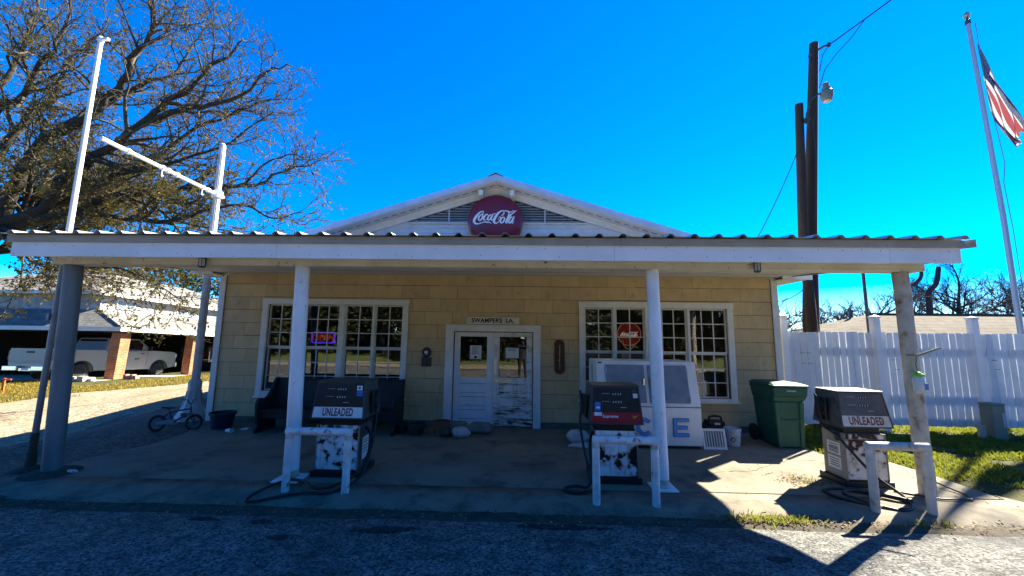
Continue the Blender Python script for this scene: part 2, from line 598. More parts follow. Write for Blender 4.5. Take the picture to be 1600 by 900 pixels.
LABELRUST = mat('label_rusty', (0.66, 0.63, 0.58), 0.6, (0.56, 0.50, 0.42), 8, grime=(0.26, 0.09, 0.03), gscale=6.5, glo=0.58, ghi=0.68)
LETRED = mat('letter_dark_red', (0.16, 0.022, 0.02), 0.6)
LETRUST = mat('letter_rust', (0.22, 0.05, 0.015), 0.7, (0.15, 0.04, 0.015), 20)
RED = mat('red_panel', (0.36, 0.012, 0.022), 0.4, (0.29, 0.011, 0.018), 6)
ORANGE = mat('orange_mark', (0.75, 0.26, 0.03), 0.5)
BLUEST = mat('sticker_blue', (0.04, 0.16, 0.48), 0.4)
PAPER = mat('paper', (0.66, 0.66, 0.63), 0.8, (0.56, 0.56, 0.53), 14)
INK = mat('ink', (0.03, 0.03, 0.035), 0.8)
DISCRED = mat('disc_enamel', (0.20, 0.006, 0.012), 0.22, (0.16, 0.006, 0.012), 2, spec=0.6)
SCRIPTW = mat('script_white', (0.80, 0.79, 0.80), 0.4)
SIGNW = mat('sign_board', (0.70, 0.68, 0.62), 0.6, (0.54, 0.52, 0.46), 6)
DOORW = mat('door_paint', (0.78, 0.79, 0.80), 0.55, (0.70, 0.70, 0.70), 4, grime=(0.34, 0.30, 0.25), gscale=7, glo=0.58, ghi=0.8, bump=0.15)
DOORPEEL = peel_mat('door_paint_worn', (0.75, 0.75, 0.74), (0.055, 0.042, 0.035), 0.10, 0.70, 0.13, 0.675, 3.1, scale=7, sc=(.55, 1, 2.6))
KICK = mat('kick_metal', (0.62, 0.62, 0.6), 0.3, (0.45, 0.45, 0.44), 12, metal=0.6)
GLASS = glass_mat('window_glass', 0.21)
DOORGLASS = glass_mat('door_glass', 0.17, (0.5, 0.52, 0.52))
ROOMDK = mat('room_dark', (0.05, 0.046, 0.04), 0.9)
PEWM = mat('pew_wood', (0.008, 0.010, 0.014), 0.6, (0.013, 0.015, 0.019), 5, bump=0.1)
TERRA = mat('terracotta', (0.24, 0.085, 0.045), 0.85, (0.17, 0.06, 0.035), 8)
DKPOT = mat('dark_pot', (0.03, 0.025, 0.022), 0.8)
SACK = mat('sack_cloth', (0.50, 0.50, 0.50), 0.9, (0.36, 0.35, 0.34), 5, bump=0.4, bscale=90)
SACKT = mat('sack_tan', (0.25, 0.22, 0.18), 0.9, (0.18, 0.16, 0.14), 5, bump=0.4, bscale=90)
SACKD = mat('sack_dark', (0.06, 0.065, 0.06), 0.9, (0.04, 0.04, 0.04), 5, bump=0.4)
ICEW = mat('freezer_white', (0.74, 0.75, 0.76), 0.4, (0.66, 0.67, 0.67), 3, grime=(0.36, 0.33, 0.28), gscale=6, glo=0.62, ghi=0.85)
ICEDOOR = mat('freezer_door', (0.20, 0.20, 0.205), 0.35, (0.26, 0.26, 0.26), 4, metal=0.35, grime=(0.13, 0.125, 0.12), gscale=5, glo=0.55, ghi=0.8)
ICEBLUE = mat('ice_letter_blue', (0.02, 0.22, 0.66), 0.4, (0.03, 0.30, 0.70), 9, grime=(0.3, 0.25, 0.2), gscale=16, glo=0.68, ghi=0.72)
ICEEDGE = mat('ice_letter_edge', (0.10, 0.10, 0.11), 0.6)
BINM = mat('bin_green', (0.008, 0.066, 0.046), 0.58, (0.011, 0.08, 0.055), 3, bump=0.06, bscale=120)
VINYL = mat('fence_vinyl', (0.72, 0.74, 0.78), 0.4, (0.64, 0.66, 0.70), 2.0, grime=(0.42, 0.42, 0.40), gscale=3, glo=0.54, ghi=0.85, tone=0.08)
PEDG = mat('pedestal_paint', (0.17, 0.20, 0.17), 0.6, (0.14, 0.165, 0.14), 5)
WOODPOLE = mat('pole_wood', (0.022, 0.015, 0.011), 0.9, (0.04, 0.027, 0.018), 5, bump=0.8, bscale=14, stretch=(6, 6, 0.35))
DKMETAL = mat('dark_metal', (0.05, 0.05, 0.052), 0.5, (0.09, 0.08, 0.07), 9, metal=0.5)
BRONZE = mat('rusty_board', (0.12, 0.032, 0.015), 0.6, (0.075, 0.022, 0.012), 12, grime=(0.2, 0.10, 0.04), gscale=14, glo=0.6, ghi=0.7)
POLEW = mat('flagpole_paint', (0.34, 0.36, 0.42), 0.4, metal=0.4)
BARK = mat('bark', (0.020, 0.017, 0.014), 0.95, (0.045, 0.038, 0.031), 6, bump=0.9, bscale=16)
TWIG = mat('twig_bark', (0.036, 0.030, 0.022), 0.95, (0.085, 0.071, 0.052), 1.5)
OAKLEAF = mat('oak_leaf', (0.065, 0.06, 0.014), 0.6, (0.11, 0.075, 0.018), 0.7, tone=0.55, spec=0.3)
ROADLEAF = mat('roadside_leaf', (0.02, 0.025, 0.010), 0.8, (0.03, 0.033, 0.014), 0.8, tone=0.5, spec=0.1)
DKLEAF = mat('dark_leaf', (0.028, 0.04, 0.012), 0.7, (0.045, 0.055, 0.018), 0.8, tone=0.5, spec=0.3)
SHINGW = brick_mat('pale_shingles', (0.21, 0.205, 0.195), (0.15, 0.147, 0.14), (0.10, 0.097, 0.09), 2.4, 0.5, 0.3, 0.8, ms=0.02)
SHINGB = brick_mat('brown_shingles', (0.125, 0.095, 0.072), (0.092, 0.072, 0.055), (0.055, 0.044, 0.034), 2.0, 0.6, 0.28, 0.4, ms=0.02)
BRICK = brick_mat('orange_brick', (0.42, 0.15, 0.06), (0.33, 0.105, 0.045), (0.42, 0.36, 0.29), 4.0, 0.9, 0.32, 0.4, ms=0.02)
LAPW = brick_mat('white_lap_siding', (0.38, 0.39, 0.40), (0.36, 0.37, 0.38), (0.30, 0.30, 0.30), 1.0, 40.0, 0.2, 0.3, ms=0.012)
RIMM = mat('alloy_rim', (0.80, 0.80, 0.80), 0.4)
OILY = speckle_mat('oily_asphalt', (0.012, 0.012, 0.012), (0.05, 0.05, 0.05), 58, 0.5, (0.01, 0.01, 0.01), bump=0.7)
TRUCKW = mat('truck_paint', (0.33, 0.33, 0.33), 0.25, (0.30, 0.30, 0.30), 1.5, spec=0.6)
DKGLASS = mat('dark_glass', (0.012, 0.013, 0.015), 0.08, spec=0.7)

# ------------------------------------------------------------------ the ground
CTRL = [(-6.6, 5, -.03), (-6.8, 8, -.03), (-7.3, 8.5, 0), (-8, 6.5, -.12), (-10.2, 7.6, -.33), (-9, 4.6, -.22), (-10.6, 13, -.06), (-14, 12, -.25),
        (-14, 17, -.30), (-18, 16, -.33), (-19.6, 18.3, -.37), (-19.6, 22, -.55), (-25, 20, -.45), (-22, 28, -.7), (-12, 20, -.2), (-7.2, 20, 0),
        (0, 10, -.1), (0, 20, -.1), (5.5, 9, 0), (11, 9, 0), (8, 5.5, -.01), (12, 5, -.03), (10, 15, 0), (-4, 4.5, -.09), (5, 4.5, -.09), (9, 4.5, -.07),
        (-16, 5, -.25), (-18, 12, -.33), (20, 8, -.05), (0, -12, .1), (-30, 4, -.2), (30, 20, 0)]


def road_z(y):
    P = [(-60, -.2), (-12, 0.0), (-6, .02), (-1, .10), (1.5, .12), (2.6, .10), (3.4, .055), (3.95, .0), (4.25, -.055), (4.46, -.08), (4.8, -.09), (99, -.09)]
    for (a, za), (b, zb) in zip(P, P[1:]):
        if y <= b: return za + (zb - za) * max(0, (y - a) / (b - a))
    return -.09


def gz(x, y):
    w = s = 0.0
    for cx, cy, cz in CTRL:
        d2 = (x - cx) ** 2 + (y - cy) ** 2 + 0.6
        q = 1.0 / (d2 * d2)
        w += q
        s += q * cz
    w += 1e-6
    s += 1e-6 * -0.1
    z = s / w
    if y < 5.2:
        t = min(1, max(0, (5.2 - y) / 0.75))
        z = z * (1 - t) + (road_z(min(y, 4.5)) if y > -5 else road_z(y)) * t
    return z


def grid_sheet(name, xs, ys, zf, m, keep=None, kind='structure', dz=0.0):
    b = MB()
    idx = {}
    for j, y in enumerate(ys):
        for i, x in enumerate(xs):
            idx[i, j] = len(b.v)
            b.v.append((x, y, zf(x, y) + dz))
    for j in range(len(ys) - 1):
        for i in range(len(xs) - 1):
            if keep and not keep((xs[i] + xs[i + 1]) / 2, (ys[j] + ys[j + 1]) / 2): continue
            b.f.append([idx[i, j], idx[i + 1, j], idx[i + 1, j + 1], idx[i, j + 1]])
            b.a.append(.5)
            b.mi.append(0)
    o = b.build(name, m, smooth='all')
    tag(o, kind=kind)
    return o


def span(a, b, st):
    n = max(1, int(round((b - a) / st)))
    return [a + (b - a) * i / n for i in range(n + 1)]


gx = [-900, -400, -180, -90, -60] + span(-45, -16, 2) + span(-15.5, -7, .4) + span(-6.5, 5, 1) + span(5.4, 13, .3) + span(14, 45, 2) + [60, 90, 180, 400, 900]
gy = [-900, -400, -150, -60, -30, -15, -9, -6, -3, 0, 2, 3.4] + span(3.8, 12, .3) + span(12.5, 24, .6) + span(26, 50, 3) + [70, 120, 300, 900]


def base_z(x, y):
    z = gz(x, y)
    inside_slab = -6.7 < x < 5.8 and 4.5 < y < 8.4
    if inside_slab: z = -.16
    if -6.0 <= y <= 4.4: z = road_z(y) - .07
    return z


ground = grid_sheet('ground', gx, gy, base_z, SOIL)


def road_edge(x):
    return 4.44 + 0.05 * mnoise.noise(Vector((x * 0.9, 3.1, 0))) + 0.02 * mnoise.noise(Vector((x * 5, 1.1, 0)))


# road: the far edge is ragged where the asphalt runs out in the gutter
rb = MB()
rys = [-5.6, -4, -2, 0, 1, 1.8, 2.4, 2.9, 3.3, 3.6, 3.85, 4.05, 4.2, 4.32, None]
rxs = [-300, -120, -60, -30, -20] + span(-14, 14, .12) + [20, 30, 60, 120, 300]
for i, x in enumerate(rxs):
    for y in rys:
        yy = road_edge(x) if y is None else y
        w = .012 * mnoise.noise(Vector((x * 1.3, yy * 1.3, 0))) if abs(x) < 15 else 0
        rb.v.append((x, yy, road_z(yy) + w - (0.03 if y is None else 0)))
nr = len(rys)
for i in range(len(rxs) - 1):
    for j in range(nr - 1):
        a = i * nr + j
        rb.f.append([a, a + nr, a + nr + 1, a + 1])
        rb.a.append(.5)
        rb.mi.append(0)
tag(rb.build('road', ASPH, smooth='all'), kind='structure')

def stain(cx_, cy_, rx_, ry_, sd):
    def keep(x, y):
        d = math.hypot((x - cx_) / rx_, (y - cy_) / ry_)
        return d + .55 * mnoise.noise(Vector((x * 5, y * 7, sd))) + .35 * mnoise.noise(Vector((x * 17, y * 19, sd))) < .85
    grid_sheet('oil_stain', span(cx_ - rx_ * 1.5, cx_ + rx_ * 1.5, .022), span(cy_ - ry_ * 1.5, cy_ + ry_ * 1.5, .022), lambda x, y: road_z(y) + .012 * mnoise.noise(Vector((x * 1.3, y * 1.3, 0))), OILY, keep, dz=.006)


for q in ((-1.35, 3.98, .30, .12, 1), (-2.62, 4.12, .18, .09, 2), (-3.3, 4.16, .16, .06, 3), (-2.2, 3.72, .10, .06, 5), (.4, 4.2, .5, .10, 7), (2.2, 3.6, .14, .07, 9)): stain(*q)
# porch slab, with the apron in front of it past a joint
slab = MB()
SLAB = [(-6.55, 5.13), (5.86, 5.13), (5.88, 5.95), (5.80, 6.62), (5.05, 6.78), (5.02, 8.42), (-6.9, 8.42), (-6.35, 7.4), (-6.25, 6.6), (-6.42, 6.0)]
slab.prism(SLAB, -.14, 0.0, 'z')
tag(slab.build('porch_slab', CONC, bevel=.01), kind='structure')
ap = MB()
axs = span(-6.7, 5.95, .15)
prof = [(5.11, -.14), (5.11, -.004), (4.86, -.010), (4.70, -.025), (4.58, -.055), (4.50, -.085), (4.48, -.16)]
for x in axs:
    for k, (y, z) in enumerate(prof):
        e = .035 * mnoise.noise(Vector((x * 1.6, 7.7, k * .2))) if k >= 3 else 0
        ap.v.append((x, y + e, z + (.008 * mnoise.noise(Vector((x * 3, y * 3, 2))) if 2 <= k <= 5 else 0)))
n_ = len(prof)
for i in range(len(axs) - 1):
    for j in range(n_ - 1):
        a = i * n_ + j
        ap.f.append([a, a + n_, a + n_ + 1, a + 1])
        ap.a.append(.5)
        ap.mi.append(0)
tag(ap.build('pavement_apron', APRON, smooth='all'), kind='structure')
# right-hand tongue of the apron, running out under the grass
ap2 = MB()
ap2.prism([(5.96, 4.62), (6.22, 4.74), (5.93, 5.3), (5.90, 5.12)], -.12, -.012, 'z')
tag(ap2.build('pavement_tongue', APRON), kind='structure')
# cracks that run across the slab
b = MB()
for pts in ([(-4.6, 5.14), (-4.3, 5.6), (-4.35, 6.2), (-3.9, 6.9)], [(.2, 5.14), (.5, 5.7), (.35, 6.5), (.7, 7.1)], [(2.1, 5.15), (2.6, 5.8), (3.4, 6.0), (4.2, 6.5), (4.9, 6.55)], [(-1.5, 6.0), (-.6, 6.15), (.4, 6.5)], [(-6.0, 5.9), (-5.2, 6.3), (-4.9, 6.9)]):
    P = []
    for (ax, ay), (bx_, by_) in zip(pts, pts[1:]):
        for q in range(8):
            t = q / 8
            P.append((ax + (bx_ - ax) * t + random.gauss(0, .015), ay + (by_ - ay) * t + random.gauss(0, .015)))
    for (ax, ay), (bx_, by_) in zip(P, P[1:]):
        w = random.uniform(.002, .006)
        b.add([(ax, ay - w, .004), (bx_, by_ - w, .004), (bx_, by_ + w, .004), (ax, ay + w, .004)], [(0, 1, 2, 3)])
tag(b.build('pavement_cracks', DIRT), kind='structure')
# wet dirt in the gutter
gd = MB()
gys = [4.64, 4.56, 4.48, 4.40, 4.32]
gxs = span(-13, 11, .1)
for x in gxs:
    wd = .5 + .5 * mnoise.noise(Vector((x * 1.1, 0, 9))) + .3 * mnoise.noise(Vector((x * 4, 0, 9)))
    for k, y in enumerate(gys):
        yy = 4.47 + (y - 4.48) * (0.55 + 0.75 * wd)
        zz = max(road_z(yy) - .004, -.075) + .012 * mnoise.noise(Vector((x * 6, y * 6, 0)))
        if k in (0, 4): zz -= .03
        gd.v.append((x, yy, zz + .012))
for i in range(len(gxs) - 1):
    for j in range(4):
        a = i * 5 + j
        gd.f.append([a, a + 5, a + 6, a + 1])
        gd.a.append(.5)
        gd.mi.append(0)
tag(gd.build('gutter_dirt', DIRT, smooth='all'), kind='structure')


def in_gravel(x, y):
    n = .35 * mnoise.noise(Vector((x * .8, y * .8, 0))) + .15 * mnoise.noise(Vector((x * 3, y * 3, 4)))
    xl = -15.3 if y < 13 else -15.3 + (y - 13) * .28
    if x < xl + n: return False
    if y < 12.6 and x < -14.6 - (12.6 - y) * 1.2 + n: return False
    return y < 30 + n and x < -6.0 and y > 4.5 + .3 * n


grid_sheet('lot_shade_sheet', span(-10.4, -6, .14), span(4.5, 20, .14), gz, LOTSHADE, lambda x, y: x > -9.5 + .5 * mnoise.noise(Vector((x * .7, y * .7, 2))) + .25 * mnoise.noise(Vector((x * 2.5, y * 2.5, 5))) and x < -6.0 and y > 4.5, dz=.019)  # dark soil sheet deepening the building's shade, edge kept near the shadow line
grid_sheet('gravel_drive', span(-26, -6, .14), span(4.5, 20, .14) + span(20.5, 30, .5), gz, GRAV, in_gravel, dz=.012)


for m_, c_ in ((GRASSM, (.19, .21, .025)), (DRYGRASS, (.36, .25, .04))):
    nt = m_.node_tree
    t_ = nt.nodes.new('ShaderNodeBsdfTranslucent'); t_.inputs['Color'].default_value = (*c_, 1)
    x_ = nt.nodes.new('ShaderNodeMixShader'); x_.inputs[0].default_value = .45
    nt.links.new(nt.nodes['Principled BSDF'].outputs[0], x_.inputs[1]); nt.links.new(t_.outputs[0], x_.inputs[2])
    nt.links.new(x_.outputs[0], [n for n in nt.nodes if n.type == 'OUTPUT_MATERIAL'][0].inputs['Surface'])


# grass: blades nobody could count
def blades(name, spots, m, h0, h1, w=.012):
    b = MB()
    for x, y, z, k in spots:
        h = random.uniform(h0, h1) * k
        a = random.uniform(0, 6.28)
        le = random.uniform(.2, 1.0) * h
        dx, dy = math.cos(a) * le, math.sin(a) * le
        px, py = -math.sin(a) * w, math.cos(a) * w
        b.val = random.random()
        b.add([(x - px, y - py, z - .01), (x + px, y + py, z - .01), (x + dx * .4 + px * .7, y + dy * .4 + py * .7, z + h * .65), (x + dx, y + dy, z + h)], [(0, 1, 2), (0, 2, 3)])
    o = b.build(name, m, attr=True)
    return tag(o, kind='stuff')


def clump(x, y, s=1.2, seed=0):
    return mnoise.noise(Vector((x * s, y * s, seed)))


sp = []
for _ in range(60000):
    x, y = random.uniform(5.0, 15), random.uniform(4.62, 9.6)
    if x < 5.92 + .1 * clump(x, y, 3) and y < 6.75: continue
    if x < 6.5 and y < 5.25 + .25 * (x < 6.2): continue
    if y < 6.0 and clump(x, y, 1.1, 5) < -.12 + (.25 if x < 7 and y < 5.6 else 0): continue
    if y < 4.9 and x < 7: continue
    if clump(x, y, 2.2, 8) < -.22 or clump(x, y, .7, 12) < -.46: continue
    sp.append((x, y, gz(x, y), 1.0 + .5 * clump(x, y, 1.5)))
g = blades('grass', sp, GRASSM, .03, .085, .008)
sp = []
for _ in range(26000):
    x, y = random.uniform(-24, -13), random.uniform(10.5, 24)
    if in_gravel(x, y): continue
    if x < -19.2 and y > 17.2: continue
    if x < -17.6 and y > 15.2 + (x + 17.6) * -.55: continue
    sp.append((x, y, gz(x, y), 1.0))
blades('dry_grass', sp, DRYGRASS, .03, .09, .014)
sp = []
for cx, n, s in ((2.62, 260, .20), (2.95, 90, .10), (4.25, 24, .05), (4.52, 36, .04), (6.2, 140, .25)):
    for _ in range(n):
        x = random.gauss(cx, s)
        y = random.gauss(4.52, .05)
        sp.append((x, y, -.06, 1.0))
for cx, cy, n in ((3.95, 5.55, 60), (-6.1, 5.2, 40), (5.2, 7.3, 160), (5.3, 7.9, 120)):
    for _ in range(n):
        sp.append((random.gauss(cx, .12), random.gauss(cy, .1), 0, .8))
blades('weeds', sp, GRASSM, .02, .075, .005)
# dead leaves and crumbs
b = MB()
for _ in range(3600):
    t = random.random()
    if t < .35: x, y = random.uniform(-7, 6), random.gauss(4.5, .07)
    elif t < .60: x, y = random.uniform(5.3, 10.5), random.uniform(4.7, 8.3)
    elif t < .75: x, y = random.gauss(2.7, .35), random.gauss(4.55, .06)
    elif t < .82: x, y = random.gauss(3.75, .14), random.gauss(5.62, .12)
    else: x, y = random.uniform(-7, 6.5), random.uniform(4.5, 8.2)
    if -6.4 < x < 5.9 and y > 5.13 and random.random() < .75 and t > .82: continue
    z = .004 if (-6.3 < x < 5.85 and y > 4.9) else gz(x, y) + .012
    if y < 4.72: z = max(road_z(y), -.07) + .025
    s = random.uniform(.008, .024)
    a = random.uniform(0, 6.28)
    c, q = math.cos(a) * s, math.sin(a) * s
    b.val = random.random()
    b.add([(x - c, y - q, z), (x + q * .5, y - c * .5, z + s * .3), (x + c, y + q, z + s * random.uniform(0, .7)), (x - q * .5, y + c * .5, z + .002)], [(0, 1, 2, 3)])
tag(b.build('leaf_litter', LITTER, attr=True), kind='stuff')
# pale stones lying loose on the gravel and in the gutter
b = MB()
for _ in range(520):
    if random.random() < .75: x, y = random.uniform(-15, -7), random.uniform(5, 14)
    else: x, y = random.uniform(-8, 8), random.gauss(4.38, .12)
    s = random.uniform(.005, .015)
    z = gz(x, y) + .012 if y > 4.7 else road_z(y) + .01
    b.lathe([(s * .6, 0), (s, s * .35), (s * .5, s * .8)], (x, y, z), 5)
tag(b.build('loose_gravel', GRAV), kind='stuff')


# ------------------------------------------------------------------ the shop building
def rect_minus(r, holes):
    xs = sorted({r[0], r[1]} | {min(max(h[i], r[0]), r[1]) for h in holes for i in (0, 1)})
    zs = sorted({r[2], r[3]} | {min(max(h[i], r[2]), r[3]) for h in holes for i in (2, 3)})
    out = []
    for a, b_ in zip(xs, xs[1:]):
        run = None
        for c, d in zip(zs, zs[1:]):
            mx, mz = (a + b_) / 2, (c + d) / 2
            if any(h[0] < mx < h[1] and h[2] < mz < h[3] for h in holes):
                if run: out.append((a, b_, *run)); run = None
            else:
                run = (run[0], d) if run else (c, d)
        if run: out.append((a, b_, *run))
    return out


WY = 8.34
shop = thing('shop_building', 'tan shingled gable-fronted store with white double doors and two many-paned windows', 'building', (-0.65, WY, 0))
W1 = (-5.61, -2.62, .66, 2.53)
W2 = (1.32, 4.33, .66, 2.53)
DR = (-1.49, .22, 0, 1.985)
XL, XR = -6.68, 5.34
b = MB()
for a in rect_minus((XL, XR, 0, 3.2), [W1, W2, DR]): b.box(a[0], a[1], WY, WY + .16, a[2], a[3])
b.box(XL, XL + .16, WY + .163, 20, 0, 3.2)
b.box(XR - .16, XR, WY + .163, 20, 0, 3.2)
b.box(XL, XR, 19.85, 20, 0, 3.2)
wall = b.build('wall', GAPSHADE, shop)
# shingle courses: each laid with its lower edge proud of the course below
b = MB()
CAS = [(-5.735, -2.495, .53, 2.655), (1.195, 4.455, .58, 2.665), (-1.665, .385, 0, 2.135)]
for k in range(12):
    z0 = .12 + .2855 * k
    z1 = min(z0 + .2775, 3.22)
    if z0 > 3.2: break
    x = XL + .06 - (.3 if k % 2 else 0) - random.uniform(0, .12)
    while x < XR - .05:
        x1 = x + .607
        a, c = max(x, XL + .06), min(x1, XR - .06)
        t = random.random()
        dz = random.uniform(-.004, .004)
        if c - a > .02:
            for (p0, p1, q0, q1) in rect_minus((a + .0014, c - .0014, z0 + dz, z1), CAS):
                yb = WY - .017 + (q0 - z0) * .035
                yt = WY - .017 + (q1 - z0) * .035
                b.val = t
                b.hexa([(p0, yb, q0), (p1, yb, q0), (p1, WY - .002, q0), (p0, WY - .002, q0)], [(p0, yt, q1), (p1, yt, q1), (p1, WY - .002, q1), (p0, WY - .002, q1)])
        x = x1 + .002
b.build('shingle_cladding', SIDING, shop, attr=True)
b = MB()
for a in rect_minus((XL - .02, XR + .02, -.02, .115), [DR]): b.box(a[0], a[1], WY - .03, WY - .003, a[2], a[3])
b.build('foundation', FOUND, shop, bevel=.006)
for x0, x1 in ((XL - .075, XL + .055), (XR - .055, XR + .075)):
    b = MB()
    b.box(x0, x1, WY - .045, WY - .018, .02, 3.2)
    b.box(x0 - .0 if x0 < 0 else x1 - .03, x0 + .03 if x0 < 0 else x1, WY - .018, WY + .1, .02, 3.2)
    b.build('corner_board', WHITE, shop, bevel=.004)
# roof: two slopes, rake trim, soffit, eaves
AX, AZ, SL = -.62, 5.33, .316
EL, ER = -7.03, 5.82


def rz(x): return AZ - SL * abs(x - AX)


b = MB()
RF = 7.90
b.prism([(EL, rz(EL)), (AX, AZ), (ER, rz(ER)), (ER, rz(ER) - .08), (AX, AZ - .08), (EL, rz(EL) - .08)], RF, 20.3, 'y')
for k in range(1, 22):                                   # standing ribs of the metal roofing
    x = EL + k * .6
    if x > ER: break
    b.prism([(x - .02, rz(x - .02) - .004), (x, rz(x) + .025), (x + .02, rz(x + .02) - .004)], RF + .002, 20.2, 'y')
roof = b.build('roof', RAKEM, shop)
b = MB()
b.prism([(AX - .16, AZ - .035), (AX, AZ + .04), (AX + .16, AZ - .035), (AX + .16, AZ - .045), (AX, AZ + .025), (AX - .16, AZ - .045)], RF - .05, 20.3, 'y')
b.build('ridge_cap', mat('ridge_red', (0.16, 0.03, 0.025), 0.6), roof)
for s in (0, 1):
    xa, xb = (EL, AX) if s == 0 else (AX, ER)
    b = MB()
    b.prism([(xa, rz(xa) + .015), (xb, rz(xb) + .015), (xb, rz(xb) - .115), (xa, rz(xa) - .115)], RF - .028, RF - .003, 'y')
    b.build('rake_fascia', RAKEM, shop, bevel=.004)
    b = MB()
    b.prism([(xa, rz(xa) - .1), (xb, rz(xb) - .1), (xb, rz(xb) - .125), (xa, rz(xa) - .125)], RF, WY + .02, 'y')
    so = b.build('soffit', TRIMW, shop)
    b = MB()
    n = int((xb - xa) / .19)
    for i in range(n):
        xx = xa + (i + .5) * (xb - xa) / n
        b.prism([(xx - .06, rz(xx - .06) - .1255), (xx + .06, rz(xx + .06) - .1255), (xx + .06, rz(xx + .06) - .1295), (xx - .06, rz(xx - .06) - .1295)], RF + .20, RF + .225, 'y')
    b.build('soffit_vent', BLACK, so)
    b = MB()
    sg = -1 if s == 0 else 1
    xc0, xc1 = (XL, AX) if s == 0 else (AX, XR)
    b.prism([(xc0, rz(xc0) - .127), (xc1, rz(xc1) - .127), (xc1, rz(xc1) - .285), (xc0, rz(xc0) - .285)], WY - .06, WY - .02, 'y')
    b.build('frieze_board', TRIMW, shop, bevel=.004)
    # eave: fascia and boxed soffit
    xe = EL if s == 0 else ER
    b = MB()
    x0, x1 = (EL - .02, EL + .005) if s == 0 else (ER - .005, ER + .02)
    b.box(x0, x1, RF, 20.3, rz(xe) - .17, rz(xe) + .0)
    b.build('eave_fascia', WHITE, shop)
    b = MB()
    x0, x1 = (EL + .006, XL - .003) if s == 0 else (XR + .003, ER - .006)
    b.box(x0, x1, RF + .02, 20.2, rz(xe) - .165, rz(xe) - .145)
    b.build('eave_soffit', TRIMW, shop)
    b = MB()
    b.box(x0 - (.02 if s == 0 else 0.1), x1 + (.1 if s == 0 else .02), RF - .055, RF - .03, rz(xe) - .19, rz(xe) + .04)
    b.build('eave_return', FASCIA, shop, bevel=.004)
# gable: lap boards below, louvres above
b = MB()
zi = lambda x: 5.33 - .285 - SL * abs(x - AX)
b.prism([(XL, 3.2), (XR, 3.2), (XR, zi(XR) + .1), (AX, zi(AX) + .1), (XL, zi(XL) + .1)], WY, WY + .12, 'y')
b.build('gable_wall', GABLE, shop)
LZ = 4.40
b = MB()
z = 3.45
while z < LZ - .02:
    z1 = min(z + .118, LZ)
    hw = (zi(AX) - z) / SL + .2
    x0, x1 = max(XL, AX - hw), min(XR, AX + hw)
    b.val = random.random()
    b.hexa([(x0, WY - .018, z), (x1, WY - .018, z), (x1, WY - .001, z), (x0, WY - .001, z)], [(x0, WY - .008, z1 - .003), (x1, WY - .008, z1 - .003), (x1, WY - .001, z1 - .003), (x0, WY - .001, z1 - .003)])
    z = z1
b.build('gable_siding', GABLE, shop)
b = MB()
hw = (zi(AX) - LZ) / SL
b.prism([(AX - hw, LZ), (AX + hw, LZ), (AX, zi(AX))], WY - .012, WY - .002, 'y')
lv = b.build('louvre_vent', BLACK, shop)
b = MB()
z = LZ + .015
while z < zi(AX) - .05:
    hw = (zi(AX) - z - .03) / SL
    b.hexa([(AX - hw, WY - .05, z), (AX + hw, WY - .05, z), (AX + hw, WY - .042, z - .006), (AX - hw, WY - .042, z - .006)],
           [(AX - hw + .06, WY - .016, z + .036), (AX + hw - .06, WY - .016, z + .036), (AX + hw - .06, WY - .0135, z + .03), (AX - hw + .06, WY - .0135, z + .03)])
    z += .058
b.build('louvre', mat('louvre_paint', (.42, .43, .45), .6, (.3, .3, .3), 5), lv)
b = MB()
for x in (-1.68, .46): b.box(x - .012, x + .012, WY - .06, WY - .051, LZ, zi(x) - .01)
b.box(AX - 2.02, AX + 2.02, WY - .055, WY - .02, LZ - .035, LZ)
b.build('vent_bar', GABLE, lv)
for x in (-.95, -.27):
    b = MB()
    b.box(x - .05, x + .05, WY - .36, WY - .062, zi(x) - .02, zi(x) + .1)
    b.box(x - .05, x + .05, WY - .12, WY - .062, zi(x) - .16, zi(x) - .02)
    b.build('gable_bracket', TRIMW, shop, bevel=.006)
# the room behind the glass
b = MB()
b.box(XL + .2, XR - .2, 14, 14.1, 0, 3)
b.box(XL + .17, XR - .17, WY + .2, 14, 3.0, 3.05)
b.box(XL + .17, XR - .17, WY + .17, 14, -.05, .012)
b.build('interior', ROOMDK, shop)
for x, y, w in ((1.30, 10.2, 1.1), (2.5, 11.8, 1.2)):
    b = MB()
    b.tube([(x - w / 2, y, 2.93), (x + w / 2, y, 2.93)], .02, 8)
    b.build('fluorescent_tube', mat('tube_light', (.9, .9, .9), emis=(1, .95, .85), estr=3.0), shop)


